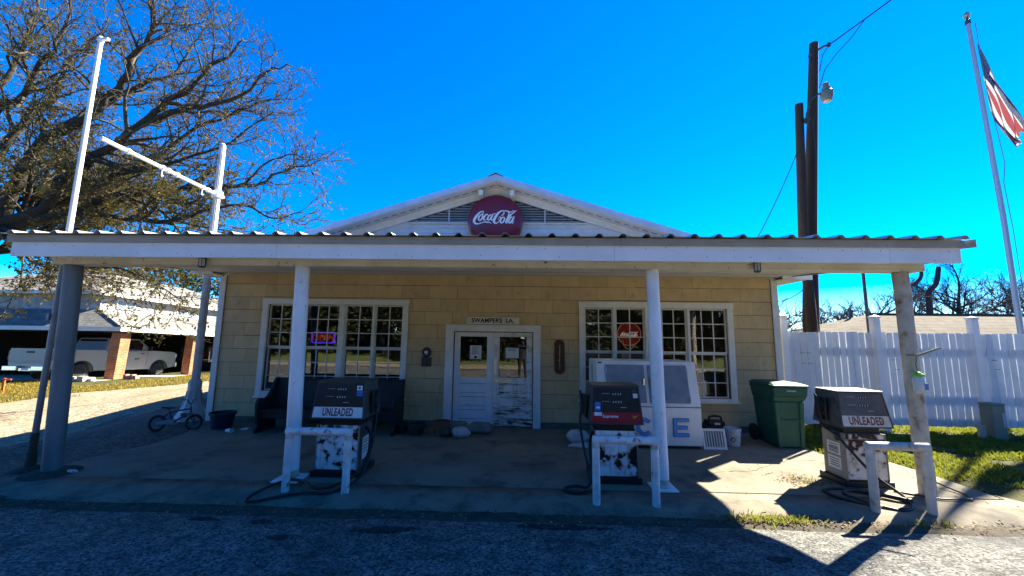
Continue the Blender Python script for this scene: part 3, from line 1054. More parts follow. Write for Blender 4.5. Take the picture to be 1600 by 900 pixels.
def window(W, casing, units, label):
    x0, x1, z0, z1 = W
    c0, c1, d0, d1 = casing
    b = MB()
    y0, y1 = WY - .05, WY - .0
    b.box(c0, x0, y0, y1, d0, z1)
    b.box(x1, c1, y0, y1, d0, z1)
    b.box(c0 - .01, c1 + .01, y0 - .004, y1, z1, d1)
    b.box(c0 - .03, c1 + .03, y0 - .035, y1, d0 - .03, d0 + .004)
    b.box(x0, x1, y0 + .008, y1, d0 + .004, z0)
    for (ua, ub, _), (va, _, _) in zip(units, units[1:]): b.box(ub, va, y0 + .002, WY + .09, z0, z1)
    win = b.build('window', TRIMW, shop, bevel=.004, label=label)
    zm = (z0 + z1) / 2 - .01
    for ua, ub, cols in units:
        n = len(cols)
        ww = (ub - ua - .05 * (n - 1)) / n
        for k, nc in enumerate(cols):
            a = ua + k * (ww + .05)
            e = a + ww
            b = MB()
            if k: b.box(a - .05, a, WY - .028, WY + .085, z0, z1)
            for (s0, s1, ys) in ((zm, z1, WY + .03), (z0, zm, WY + .062)):
                fw = .028
                b.box(a, a + fw, ys, ys + .03, s0, s1)
                b.box(e - fw, e, ys, ys + .03, s0, s1)
                b.box(a + fw, e - fw, ys, ys + .03, s1 - fw - .004, s1)
                b.box(a + fw, e - fw, ys, ys + .03, s0, s0 + fw + .006)
                for i in range(1, nc):
                    xx = a + fw + (e - a - 2 * fw) * i / nc
                    b.box(xx - .010, xx + .010, ys + .004, ys + .024, s0 + fw, s1 - fw)
                for i in (1, 2):
                    zz = s0 + fw + (s1 - s0 - 2 * fw) * i / 3
                    b.box(a + fw, e - fw, ys + .006, ys + .022, zz - .010, zz + .010)
            b.build('sash', WHITE, win)
            b = MB()
            tl = random.uniform(-.0012, .0012)
            tv = random.uniform(-.0012, .0012)
            for (s0, s1, ys) in ((zm + .03, z1 - .03, WY + .043), (z0 + .03, zm - .03, WY + .075)):
                b.add([(a + .027, ys - tl - tv, s0), (e - .027, ys + tl - tv, s0), (e - .027, ys + tl + tv, s1), (a + .027, ys - tl + tv, s1)], [(0, 1, 2, 3)])
            b.build('pane', GLASS, win)


window(W1, (-5.73, -2.5, .55, 2.65), [(-5.61, -4.02, (3, 3)), (-3.90, -2.62, (2, 2))], 'white many-paned window behind the dark pew')
window(W2, (1.2, 4.45, .60, 2.66), [(1.32, 2.60, (2, 2)), (2.71, 4.33, (3, 3))], 'white many-paned window behind the ice freezer')

# double doors and their casing
b = MB()
b.box(-1.66, DR[0], WY - .06, WY, 0, DR[3])
b.box(DR[1], .38, WY - .06, WY, -.02, DR[3])
b.box(-1.66, .38, WY - .064, WY, DR[3], 2.13)
b.build('door_frame', TRIMW, shop, bevel=.005)


def door_leaf(x0, x1, m, handle_side, label):
    b = MB()
    y0, y1 = WY + .02, WY + .062
    gz0, gz1 = 1.01, 1.875
    st = .125
    b.box(x0, x0 + st, y0, y1, .02, 1.97)
    b.box(x1 - st, x1, y0, y1, .02, 1.97)
    b.box(x0 + st, x1 - st, y0, y1, gz1, 1.97)
    rails = [(.02, .15), (.345, .42), (.615, .69), (.885, gz0)]
    for a, c in rails: b.box(x0 + st, x1 - st, y0, y1, a, c)
    for a, c in ((.15, .345), (.42, .615), (.69, .885)): b.box(x0 + st, x1 - st, y0 + .022, y1 - .01, a, c)
    d = b.build('door', m, shop, bevel=.004, label=label)
    b = MB()
    for a, c in ((.15, .345), (.42, .615), (.69, .885)):
        b.box(x0 + st + .004, x1 - st - .004, y0 + .0185, y0 + .0215, c - .010, c - .002)
        b.box(x0 + st + .004, x1 - st - .004, y0 + .0185, y0 + .0215, a + .002, a + .007)
    b.build('panel_edge_shade', DKMETAL, d)  # dark strips stand in for shade at the recessed panel edges
    b = MB()
    b.add([(x0 + st, y0 + .015, gz0), (x1 - st, y0 + .0155, gz0), (x1 - st, y0 + .016, gz1), (x0 + st, y0 + .0155, gz1)], [(0, 1, 2, 3)])
    b.build('pane', DOORGLASS, d)
    return d


d1 = door_leaf(-1.475, -.645, DOORW, 1, 'cleaner white door leaf with a notice in its glass')
d2 = door_leaf(-.625, .205, DOORPEEL, -1, 'worn white door leaf with flaked paint and metal plates')
b = MB()
b.box(-.655, -.615, WY + .008, WY + .019, .02, 1.97)
b.build('astragal', WHITE, d1)
b = MB()
b.box(-.615, -.535, WY + .010, WY + .0185, 1.06, 1.45)
b.box(-.613, -.23, WY + .010, WY + .0185, .905, .985)
b.build('push_plate', KICK, d2, bevel=.002)
b = MB()
b.tube([(-.50, WY + .018, 1.04), (-.50, WY - .03, 1.05), (-.50, WY - .03, 1.18), (-.50, WY + .018, 1.19)], .011, 8)
b.box(-.455, -.345, WY + .008, WY + .0185, 1.03, 1.085)
b.build('handle', SILVER, d2)
for (x, z, w, h, lab, lines) in ((-1.015, 1.54, .25, .29, 'white sheet of small print taped inside the cleaner door glass', 9), (-.225, 1.535, .28, .22, 'blank-looking white sheet taped inside the worn door glass', 3)):
    b = MB()
    b.box(x - w / 2, x + w / 2, WY + .0285, WY + .0295, z - h / 2, z + h / 2)
    n = tag(b.build('notice', PAPER), lab, 'notice')
    b = MB()
    for i in range(lines):
        zz = z + h * .38 - i * h * .065
        b.box(x - w * .33, x + w * random.uniform(.05, .33), WY + .0278, WY + .0284, zz - .003, zz + .003)
    if lines > 5: b.lathe([(.03, 0), (.03, .0006)], (x, WY + .0284, z - h * .36), 12, Matrix.Rotation(R(90), 4, 'X'))
    b.build('print', INK, n)

# name board over the doors
b = MB()
b.box(-1.215, -.085, WY - .085, WY - .045, 2.142, 2.295)
sg = tag(b.build('name_sign', SIGNW, bevel=.004), 'white board lettered SWAMPERS LA above the double doors', 'sign')
text_mesh('SWAMPERS  LA.', .088, face_M(-.65, WY - .0865, 2.217), .003, .98, .0042).build('lettering', INK, sg)

# round red button sign on the gable
DX, DY, DZ, DRAD = -.625, 8.10, 4.36, .605
ds = thing('button_sign', 'big round dark red enamel sign with white script on the gable', 'sign', (DX, DY, DZ))
b = MB()
RX = Matrix.Rotation(R(90), 4, 'X')
b.lathe([(.001, .062), (.18, .060), (.36, .05), (.50, .034), (.57, .015), (DRAD, -.015), (DRAD, -.03), (.59, -.035), (.001, -.035)], (DX, DY, DZ), 64, RX)
b.build('disc', DISCRED, ds, smooth=True)
b = MB()
for x in (-.3, .3): b.box(DX + x - .02, DX + x + .02, DY + .03, WY - .02, DZ - .5, DZ + .5)
b.build('mounting_bar', DKMETAL, ds)
SCRIPT = [
    [(328, 442, 10), (352, 432, 18), (368, 402, 17), (348, 388, 15), (310, 402, 24), (262, 448, 36), (222, 505, 46), (196, 562, 48), (200, 604, 42), (236, 630, 30), (288, 628, 22), (340, 611, 18), (392, 596, 18), (440, 600, 26), (486, 602, 18), (530, 630, 3)],
    [(322, 452, 20), (288, 490, 32), (276, 540, 30), (296, 568, 22), (330, 548, 30), (352, 500, 30), (350, 460, 22), (322, 452, 18)],
    [(352, 470, 8), (378, 452, 6)],
    [(448, 468, 12), (440, 446, 16), (408, 462, 28), (378, 512, 32), (382, 552, 26), (412, 558, 14), (446, 530, 7)],
    [(512, 452, 18), (474, 474, 28), (450, 526, 30), (462, 560, 22), (496, 536, 22), (530, 470, 20), (540, 442, 14)],
    [(546, 440, 20), (524, 500, 30), (514, 548, 24), (532, 562, 12), (562, 530, 6)],
    [(556, 446, 6), (578, 432, 14), (600, 440, 6)],
    [(706, 470, 10), (738, 452, 20), (758, 412, 20), (746, 380, 14), (706, 382, 22), (650, 420, 36), (600, 492, 46), (570, 562, 48), (578, 606, 40), (616, 618, 24), (660, 588, 14), (690, 532, 14), (686, 494, 10), (668, 502, 8), (640, 556, 5)],
    [(740, 500, 20), (704, 528, 32), (690, 580, 30), (708, 614, 22), (744, 594, 28), (766, 544, 28), (762, 508, 20), (740, 500, 18)],
    [(764, 380, 10), (800, 376, 16), (836, 392, 20), (872, 402, 16), (904, 392, 10), (926, 374, 10), (944, 378, 8), (932, 394, 6)],
    [(990, 372, 4), (962, 392, 18), (918, 424, 20), (876, 466, 28), (828, 536, 36), (796, 594, 32), (806, 616, 16), (838, 590, 6)],
    [(836, 400, 10), (850, 420, 22), (842, 470, 26), (816, 540, 30), (798, 594, 20)],
    [(912, 494, 18), (868, 520, 30), (842, 574, 32), (856, 612, 24), (892, 590, 26), (930, 520, 22), (948, 488, 12)],
    [(950, 488, 20), (924, 546, 32), (906, 596, 26), (920, 616, 12), (952, 584, 5)],
]


def script_mesh(M, scale, d, boost=1.0):
    b = MB()
    for i, st in enumerate(SCRIPT):
        pts = [((x - 592) / 527 * scale, (572 - y) / 527 * scale, w / 527 * scale) for x, y, w in st]
        b.ribbon(pts, boost, M, -d - .0009 * i, -.004 + .0006 * i)
    return b


script_mesh(Matrix.Translation((DX, DY - .056, DZ)), DRAD, .008, 1.0).build('lettering', SCRIPTW, ds)

# ------------------------------------------------------------------ the canopy
can = thing('porch_canopy', 'long flat metal-roofed canopy on four posts across the store front', 'canopy', (-.6, 5.2, 0))
CX0, CX1 = -6.90, 5.47
FY = 4.90
b = MB()                                                 # ribbed sheet, thin but with both faces
prof = []
x = CX0 - .06
pitch = .2985
while x < CX1 + .08:
    prof += [(x, 0), (x + .10, 0), (x + .135, .037), (x + .17, .037), (x + .205, 0)]
    x += pitch
prof = [(min(px, CX1 + .095), pz) for px, pz in prof]
n = len(prof)
y0, z0, y1, z1 = FY - .13, 3.155, 8.28, 3.50
for (yy, zz) in ((y0, z0), (y1, z1)):
    for dz in (0, -.006):
        for px, pz in prof: b.v.append((px, yy, zz + pz + dz))
for i in range(n - 1):
    for q in ((i, i + 1, 2 * n + i + 1, 2 * n + i), (n + i, 3 * n + i, 3 * n + i + 1, n + i + 1), (i, n + i, n + i + 1, i + 1)):
        b.f.append(list(q)); b.a.append(.5); b.mi.append(0)
b.build('roof_sheet', SHEETM, can)
b = MB()
b.box(CX0 - .04, 1.24, FY - .055, FY - .028, 3.055, 3.150)
b.box(1.243, CX1 + .03, FY - .055, FY - .028, 3.055, 3.150)
b.build('drip_board', TRIMMETAL, can, bevel=.003)
b = MB()
xf = CX1 + .07
b.hexa([(xf, FY - .12, 3.045), (xf + .02, FY - .12, 3.045), (xf + .02, 8.26, 3.39), (xf, 8.26, 3.39)], [(xf, FY - .12, 3.146), (xf + .02, FY - .12, 3.146), (xf + .02, 8.26, 3.488), (xf, 8.26, 3.488)])
b.build('end_flashing', TRIMMETAL, can)
b = MB()
b.box(CX0, -3.26, FY - .025, FY + .015, 2.862, 3.07)
b.box(-3.257, 1.16, FY - .025, FY + .015, 2.858, 3.07)
b.box(1.163, 4.60, FY - .025, FY + .015, 2.860, 3.07)
b.box(4.603, CX1, FY - .023, FY + .015, 2.864, 3.07)
fas = b.build('fascia', FASCIA, can, bevel=.004)
b = MB()
for k in range(46):
    x = CX0 + .1 + k * .27 + random.uniform(-.06, .06)
    b.lathe([(.006, 0), (.006, .0015)], (x, FY - .0255, random.choice((2.90, 3.02)) + random.uniform(-.02, .02)), 6, Matrix.Rotation(R(90), 4, 'X'))
b.build('nail_head', mat('nail_rust', (.10, .045, .02), .9), fas)
b = MB()
b.hexa([(CX0 - .02, FY + .02, 2.95), (CX0 + .02, FY + .02, 2.95), (CX0 + .02, 8.25, 3.2), (CX0 - .02, 8.25, 3.2)], [(CX0 - .02, FY + .02, 3.13), (CX0 + .02, FY + .02, 3.13), (CX0 + .02, 8.25, 3.47), (CX0 - .02, 8.25, 3.47)])
b.hexa([(CX1 - .04, FY + .02, 2.90), (CX1 + .0, FY + .02, 2.90), (CX1, 8.25, 3.2), (CX1 - .04, 8.25, 3.2)], [(CX1 - .04, FY + .02, 3.13), (CX1, FY + .02, 3.13), (CX1, 8.25, 3.47), (CX1 - .04, 8.25, 3.47)])
b.build('end_board', TRIMMETAL, can)
b = MB()
b.box(-6.60, 5.24, 5.10, 5.32, 2.80, 3.0)
b.box(-6.58, 5.22, 5.08, 5.099, 2.845, 3.0)
b.build('beam', BEAMP, can, bevel=.006)
b = MB()
b.hexa([(CX0 + .03, FY + .02, 2.99), (CX1 - .05, FY + .02, 2.99), (CX1 - .05, 8.30, 3.205), (CX0 + .03, 8.30, 3.205)], [(CX0 + .03, FY + .02, 3.005), (CX1 - .05, FY + .02, 3.005), (CX1 - .05, 8.30, 3.22), (CX0 + .03, 8.30, 3.22)])
ceil = b.build('ceiling', TRIMW, can)
b = MB()
for k in range(5):
    y = 5.7 + k * .6
    zz = 2.99 + (y - FY - .02) * .0636
    b.box(CX0 + .05, CX1 - .07, y - .006, y + .006, zz - .004, zz - .0005)
b.build('ceiling_seam', TRIMMETAL, ceil)


def post(p0, p1, r, m, plate=0, label=None, n=24, wob=0):
    pts, rr = [], []
    for i in range(13):
        t = i / 12
        q = Vector(p0).lerp(Vector(p1), t)
        k = wob * mnoise.noise(Vector((t * 5, p0[0], 0)))
        pts.append(q + Vector((k, k * .5, 0)))
        rr.append(r * (1 + wob * 2 * mnoise.noise(Vector((t * 7, p0[0], 4)))))
    b = MB()
    b.tube(pts, rr, n)
    o = b.build('post', m, can, smooth=True, label=label)
    if plate:
        b = MB()
        b.box(p0[0] - plate, p0[0] + plate, p0[1] - plate, p0[1] + plate, .002, .02)
        b.build('base_plate', m, o, bevel=.003)
        b = MB()
        b.tube([(p0[0], p0[1], .021), (p0[0] + (p1[0] - p0[0]) * .04, p0[1], .12)], [r + .0035, r + .0012], n)
        b.build('rust_collar', RUSTC, o, smooth=True)
    return o


post((-6.245, 5.21, -.06), (-6.395, 5.21, 2.80), .100, GALV, 0, 'thick leaning grey steel post')
post((-3.005, 5.21, .02), (-3.085, 5.21, 2.80), .090, POSTW, .17, None)
post((1.79, 5.21, .02), (1.745, 5.21, 2.80), .082, POSTW, .15, None)
post((5.045, 5.21, -.02), (5.015, 5.21, 2.80), .084, OLDPOST, 0, 'weathered dirty post with rust', 24, .03)
b = MB()
b.lathe([(.34, -.06), (.30, .0), (.20, .035), (.15, .045)], (-6.25, 5.21, 0), 20)
b.lathe([(.2, -.06), (.17, .0), (.09, .03)], (-6.73, 5.33, 0), 14)
tag(b.build('dirt_mound', DIRT, smooth=True), kind='structure')
for x, lab in ((-4.375, 'small lantern hanging under the canopy beam above the dark pew'), (3.045, 'small lantern hanging under the canopy beam by the ice freezer window')):
    t = thing('lantern', lab, 'lantern', (x, 5.03, 2.8), 'lanterns under the canopy beam')
    b = MB()
    b.lathe([(.012, 2.93), (.012, 2.905), (.045, 2.89), (.05, 2.875)], (x, 5.03, 0), 8)
    b.lathe([(.042, 2.77), (.046, 2.765), (.03, 2.75)], (x, 5.03, 0), 8)
    for k in range(6):
        a = k * math.pi / 3
        b.tube([(x + .042 * math.cos(a), 5.03 + .042 * math.sin(a), 2.768), (x + .042 * math.cos(a), 5.03 + .042 * math.sin(a), 2.876)], .005, 4)
    b.box(x - .01, x + .01, 5.03, 5.10, 2.905, 2.92)
    b.build('lantern_frame', DKMETAL, t)
    b = MB()
    b.lathe([(.036, 2.77), (.036, 2.872)], (x, 5.03, 0), 12)
    b.build('lantern_glass', mat('frosted_glass', (.45, .45, .43), .35), t)

# ------------------------------------------------------------------ fuel pumps
PEEL1 = peel_mat('pump_enamel_chipped', (0.74, 0.77, 0.80), (0.022, 0.014, 0.012), 0.60, 0.34, 0.10, 0.605, 2.3, 10)
PEEL2 = peel_mat('pump_enamel_flaked', (0.74, 0.76, 0.79), (0.022, 0.014, 0.012), 0.34, 0.19, 0.20, 0.655, 5.9, 10)
PEEL3 = peel_mat('pump_enamel_worn', (0.68, 0.66, 0.62), (0.060, 0.026, 0.016), 0.58, 0.28, 0.17, 0.628, 9.4, 11)
SIDE = {1: mat('pump_side_grey', (0.06, 0.062, 0.065), 0.5, grime=(.12, .1, .08), gscale=7),
        3: mat('pump_side_tan', (0.30, 0.27, 0.21), 0.6, (0.22, 0.20, 0.17), 4, grime=(0.16, 0.11, 0.06), gscale=6)}
HEADG = mat('pump_head_grey', (0.055, 0.055, 0.055), 0.45, (0.085, 0.08, 0.075), 7, grime=(.14, .12, .10), gscale=9, metal=.2)


def fuel_pump(loc, label, style, W, hose_pts, nozzle_side, peel, side_m, H=1.23):
    """Local: x across, front face at y=0 looking towards -y, z up."""
    t = thing('fuel_pump', label, 'fuel pump', loc, 'old fuel pumps under the canopy')
    ORIG[t.name] = Vector((0, 0, 0))
    hw, bw = W / 2, W * .385
    b = MB()
    b.box(-bw - .05, bw + .05, -.02, .52 if style != 3 else .44, 0, .075)
    b.build('plinth', BLACK, t, bevel=.006)
    b = MB()
    b.box(-bw, bw, .025, .47 if style != 3 else .40, .077, .665)
    b.build('cabinet', side_m, t, bevel=.006)
    b = MB()
    b.box(-bw + .004, bw - .004, .006, .022, .09, .585)
    b.box(-bw + .004, bw - .004, .004, .022, .60, .662)
    b.build('front_panel', peel, t, bevel=.004)
    b = MB()
    for s in (-1, 1):
        b = MB()
        b.box(s * (bw + .004) - .006, s * (bw + .004) + .006, .0, .03, .077, .665)
        b.build('corner_strip', SILVER if style != 3 else side_m, t)
    b = MB()
    b.box(-bw + .02, bw - .02, .05, .45, .667, .76)
    b.build('neck', BLACK, t)
    # wedge-shaped head
    zb, zt = .752, H
    fb, ft, kb, kt = (-.055, .03, .53, .46) if style != 3 else (-.055, .03, .45, .40)
    tw = hw - .035
    b = MB()
    b.hexa([(-hw, fb, zb), (hw, fb, zb), (hw, kb, zb), (-hw, kb, zb)], [(-tw, ft, zt), (tw, ft, zt), (tw, kt, zt), (-tw, kt, zt)])
    head = b.build('head', HEADG, t, bevel=.006)
    b = MB()
    b.box(-tw - .008, tw + .008, ft - .014, kt + .01, zt + .001, zt + .014)
    b.build('head_cap', DKFRAME if style != 3 else mat('cap_pale', (.45, .44, .42), .5, (.3, .28, .25), 5), head, bevel=.004)
    ang = math.atan2(ft - fb, zt - zb)

    def on_face(u, z, off=0.0):                          # a point on the sloping front
        k = (z - zb) / (zt - zb)
        return Vector((u * (1 + (tw / hw - 1) * k), fb + (ft - fb) * k - off, z))

    def face_quad(bm_, u0, u1, za, zc, o0, o1):
        bm_.hexa([on_face(u0, za, o1), on_face(u1, za, o1), on_face(u1, za, o0), on_face(u0, za, o0)], [on_face(u0, zc, o1), on_face(u1, zc, o1), on_face(u1, zc, o0), on_face(u0, zc, o0)])
    zl = .905
    b = MB()
    face_quad(b, -hw + .022, hw - .022, zl + .004, zt - .018, .001, .007)
    dial = b.build('dial_panel', DIALDUST if style == 3 else DIAL, t)
    b = MB()
    for (u0, u1, za, zc) in ((-hw + .006, -hw + .021, zb + .006, zt - .004), (hw - .021, hw - .006, zb + .006, zt - .004), (-hw + .022, hw - .022, zt - .017, zt - .004), (-hw + .022, hw - .022, zb + .004, zb + .018)):
        face_quad(b, u0, u1, za, zc, .001, .013)
    b.build('face_frame', DKFRAME, t)
    b = MB()
    for zz in (1.135, 1.035):                            # number wheels: worn pale figures
        face_quad(b, -.055, .095, zz - .016, zz + .016, .0072, .0078)
    b.build('counter_window', BLACK, dial)
    b = MB()
    for zz in (1.135, 1.035):
        for i in range(4):
            u = -.04 + i * .036
            face_quad(b, u, u + .007, zz - .010, zz + .010, .0080, .0086)
            face_quad(b, u + .008, u + .014, zz + (.005 if i % 2 else -.010), zz + (.010 if i % 2 else -.005), .0080, .0086)
        face_quad(b, -.20, -.09, zz + .004, zz + .0065, .0080, .0084)
    face_quad(b, .06, .14, .965, .969, .0080, .0084)
    b.build('counter_figures', DIGIT, dial)
    lb = MB()
    face_quad(lb, -hw + .024, hw - .024, zb + .02, zl, .001, .009)
    lm = {1: LABELW, 2: RED, 3: LABELRUST}[style]
    lab = lb.build('grade_panel', lm, t)
    mid = on_face(0, (zb + zl + .02) / 2, .0096)
    Mx = Matrix.Translation(mid) @ Matrix.Rotation(R(90) - ang, 4, 'X')
    if style != 2:
        text_mesh('UNLEADED', .096, Mx, .0012, .56 if style == 1 else .60, .005).build('lettering', LETRED if style == 1 else LETRUST, lab)
    else:
        Ms = Matrix.Translation(on_face(-.085, .855, .0096)) @ Matrix.Rotation(R(90) - ang, 4, 'X')
        text_mesh('Supreme', .036, Ms, .0012, 1.05, .0012).build('lettering', DIGIT, lab)
        b = MB()                                         # small winged emblem
        for poly in ([(.195, .872), (.245, .862), (.262, .868), (.30, .876), (.268, .858), (.250, .846), (.232, .852)], [(.232, .851), (.249, .845), (.236, .822)], [(.215, .853), (.231, .851), (.222, .826)]):
            b.add([on_face(u, z, .0098) for u, z in poly] + [on_face(u, z, .0090) for u, z in poly],
                  [tuple(range(len(poly)))] + [(i, (i + 1) % len(poly), (i + 1) % len(poly) + len(poly), i + len(poly)) for i in range(len(poly))])
        b.build('winged_emblem', ORANGE, lab)
        b = MB()
        face_quad(b, -hw + .05, -hw + .15, .862, .905, .0092, .0098)
        b.build('sticker', LABELW, lab)
    b = MB()
    if style == 1:
        face_quad(b, hw - .125, hw - .045, 1.125, 1.185, .0072, .0080)
        b.build('sticker', LABELW, dial)
        b = MB()
        face_quad(b, hw - .125, hw - .035, 1.05, 1.118, .0072, .0080)
        b.build('sticker', BLUEST, dial)
        b = MB()
        face_quad(b, hw - .115, hw - .045, 1.075, 1.083, .0082, .0088)
        face_quad(b, hw - .10, hw - .07, 1.14, 1.168, .0082, .0088)
        b.build('sticker_mark', INK, dial)
    if style == 2:
        face_quad(b, hw - .105, hw - .04, 1.16, 1.20, .0072, .0080)
        b.build('sticker', DKFRAME, dial)
        b = MB()
        face_quad(b, hw - .10, hw - .035, 1.09, 1.145, .0072, .0080)
        face_quad(b, -hw + .075, -hw + .125, .952, .972, .0084, .0090)
        b.build('sticker', LABELW, dial)
        b = MB()
        face_quad(b, -hw + .055, -hw + .135, .925, 1.03, .0072, .0080)
        b.build('sticker', BLUEST, dial)
    # side details
    s = nozzle_side
    b = MB()
    if style == 1:
        b.box(s * bw - .004 * 0, s * (bw + .0016), .15, .36, .18, .47)
    elif style == 3:
        b.box(s * bw, s * (bw + .0016), .10, .32, .36, .52)
        b.box(s * bw, s * (bw + .0016), .10, .32, .17, .33)
    if b.v:
        sl = b.build('side_notice', PAPER, t)
        b = MB()
        for z in ([.43, .40, .35, .31, .27] if style == 1 else [.49, .46, .445, .43, .41, .39, .30, .27, .24, .21]):
            b.box(s * (bw + .0017), s * (bw + .0024), .13 if style == 3 else .18, .29 if style == 3 else .33, z - .006, z + .004)
        b.build('print', INK, sl)
    # nozzle boot, nozzle and hose
    xs = s * (hw + .005)
    b = MB()
    b.box(min(xs, xs + s * .035), max(xs, xs + s * .035), .14, .34, .80, 1.10)
    b.build('nozzle_boot', BLACK, t, bevel=.01)
    b = MB()
    x = xs + s * .07
    b.tube([(x, .20, .86), (x, .20, .98), (x, .22, 1.08), (x + s * .005, .27, 1.14)], [.020, .027, .022, .013], 10)
    b.tube([(x, .20, .88), (x, .11, .90), (x, .10, .99), (x, .19, 1.06)], .008, 6)
    b.tube([(x, .16, .91), (x, .135, .99)], .006, 5)
    b.build('nozzle', BLACK, t, smooth=True)
    b = MB()
    pts = [Vector(q) for q in hose_pts]
    P = []
    for i in range(len(pts) - 1):
        p0, p1, p2, p3 = pts[max(i - 1, 0)], pts[i], pts[i + 1], pts[min(i + 2, len(pts) - 1)]
        for j in range(7):
            q = j / 7
            P.append(.5 * (2 * p1 + (p2 - p0) * q + (2 * p0 - 5 * p1 + 4 * p2 - p3) * q * q + (3 * p1 - p0 - 3 * p2 + p3) * q ** 3))
    P.append(pts[-1])
    b.tube(P, .0165, 10)
    b.build('hose', RUBBER, t, smooth='all')
    if style == 3:
        b = MB()
        b.lathe([(.05, 0), (.05, .012)], (-bw - .012, .12, .60), 16, Matrix.Rotation(R(90), 4, 'Y'))
        b.box(-bw - .03, -bw, .08, .16, .63, .66)
        b.build('hose_fitting', BLACK, t)
    return t


P1X, P1Y = -2.475, 5.31
fuel_pump((P1X, P1Y, 0), 'chipped white pump marked UNLEADED in dark red, in front of the pew', 1, .73,
          [(.435, .20, .86), (.445, .17, .70), (.44, .06, .35), (.40, -.14, .07), (.22, -.48, .0), (-.05, -.56, .015), (-.30, -.62, .0), (-.55, -.74, -.02), (-.66, -.74, -.02), (-.66, -.58, .01), (-.48, -.30, .05),
           (-.22, -.34, .06), (-.02, -.50, .045), (.16, -.40, .035), (.34, -.14, .09), (.405, .04, .28), (.395, .14, .50), (.30, .2, .60)], 1, PEEL1, SIDE[1])
fuel_pump((1.245, 5.32, 0), 'flaked white pump with a red panel reading Supreme, before the ice freezer', 2, .70,
          [(-.435, .20, .86), (-.45, .16, .68), (-.41, .0, .35), (-.36, -.16, .12), (-.36, -.28, .03), (-.50, -.36, .015), (-.68, -.34, .015), (-.70, -.22, .015), (-.56, -.16, .02), (-.40, -.20, .04), (-.35, -.06, .22), (-.335, .10, .48), (-.28, .2, .6)], -1, PEEL2, SIDE[1])
fuel_pump((4.52, 5.41, 0), 'sunlit white pump with a rusty UNLEADED panel by the weathered post', 3, .67,
          [(-.39, .20, .86), (-.40, .20, .74), (-.33, .06, .64), (-.24, -.06, .46), (-.10, -.20, .22), (.06, -.42, .03), (-.08, -.60, -.01), (-.45, -.58, .0), (-.72, -.36, .015), (-.70, -.16, .018), (-.42, -.12, .018), (-.14, -.30, .018), (.02, -.50, .01),
           (-.20, -.66, -.015), (-.50, -.50, .02), (-.58, -.30, .035), (-.35, -.22, .04), (-.05, -.40, .04), (.08, -.48, .02)], -1, PEEL3, SIDE[3], 1.205)


def guard_rail(x0, x1, y, label, m=RAILW, h=.70):
    t = thing('guard_rail', label, 'guard rail', ((x0 + x1) / 2, y, 0), 'white pipe rails in front of the pumps')
    for x, dy in ((x0, .0), (x1, -.01)):
        b = MB()
        b.tube([(x, y + dy, -.12), (x, y + dy, h - .005)], .045, 16)
        b.build('leg', m, t, smooth=True)
    b = MB()
    b.tube([(x0 - .035, y, h - .012), (x1 + .035, y - .01, h - .012)], .047, 16)
    b.build('crossbar', m, t, smooth=True)
    for x, dy in ((x0, .0), (x1, -.01)):
        b = MB()
        b.tube([(x, y + dy, h - .10), (x, y + dy, h - .045)], [.0452, .0458], 16)
        b.build('rust_collar', RUSTC, t, smooth=True)


guard_rail(-2.86, -2.12, 4.85, 'white pipe rail guarding the chipped pump, dark hose looping past its feet')
guard_rail(.87, 1.55, 4.75, 'white pipe rail guarding the red panelled pump')
guard_rail(4.0, 4.61, 4.74, 'dirty white pipe rail in sunlight guarding the rusty panelled pump', mat('rail_dirty', (0.52, 0.50, 0.46), 0.65, (0.40, 0.37, 0.33), 7, grime=(0.24, 0.15, 0.08), gscale=8, glo=.56, ghi=.7, bump=.25))

# ------------------------------------------------------------------ the pew
pew = thing('pew', 'long dark church pew under the many-paned window', 'bench', (-3.75, 7.7, 0))
b = MB()
b.hexa([(-5.02, 7.86, .42), (-2.46, 7.86, .42), (-2.46, 7.895, .42), (-5.02, 7.895, .42)], [(-5.02, 7.96, .955), (-2.46, 7.96, .955), (-2.46, 7.985, .955), (-5.02, 7.985, .955)])
b.box(-5.02, -2.46, 7.94, 8.0, .957, .985)
b.build('backrest', PEWM, pew, bevel=.005)
b = MB()
b.box(-5.02, -2.46, 7.42, 7.87, .395, .43)
b.box(-5.02, -2.46, 7.46, 7.49, .27, .393)
b.build('seat', PEWM, pew, bevel=.008)
endp = [(7.99, 0), (7.40, 0), (7.38, .06), (7.44, .14), (7.40, .36), (7.38, .55), (7.42, .64), (7.50, .645), (7.60, .62), (7.70, .66), (7.80, .78), (7.88, .92), (7.93, .99), (8.02, .99)]
for x in (-5.075, -2.457):
    b = MB()
    b.prism(endp, x, x + .052, 'x')
    b.build('end_panel', PEWM, pew, bevel=.006)

# ------------------------------------------------------------------ clutter along the wall
for (x, y, r, h, m, lab) in ((-2.02, 7.60, .17, .20, DKPOT, 'wide dark flowerpot beside the pew end'), (-1.56, 7.62, .17, .26, TERRA, 'terracotta flowerpot with thick rim between dark pot and sandbag'), (-2.33, 7.72, .12, .17, DKPOT, 'small dark flowerpot tucked against the pew end')):
    t = thing('flowerpot', lab, 'flowerpot', (x, y, 0))
    b = MB()
    b.lathe([(.001, .002), (r * .7, .002), (r * .95, h * .78), (r * .95, h * .8), (r * 1.06, h * .8), (r * 1.06, h), (r * .94, h), (r * .9, h * .86), (.001, h * .86)], (x, y, 0), 24)
    b.build('pot', m, t, smooth=True)
    b = MB()
    b.lathe([(r * .89, h * .865), (r * .4, h * .9), (.001, h * .89)], (x, y, 0), 16)
    b.build('soil', DIRT, t)


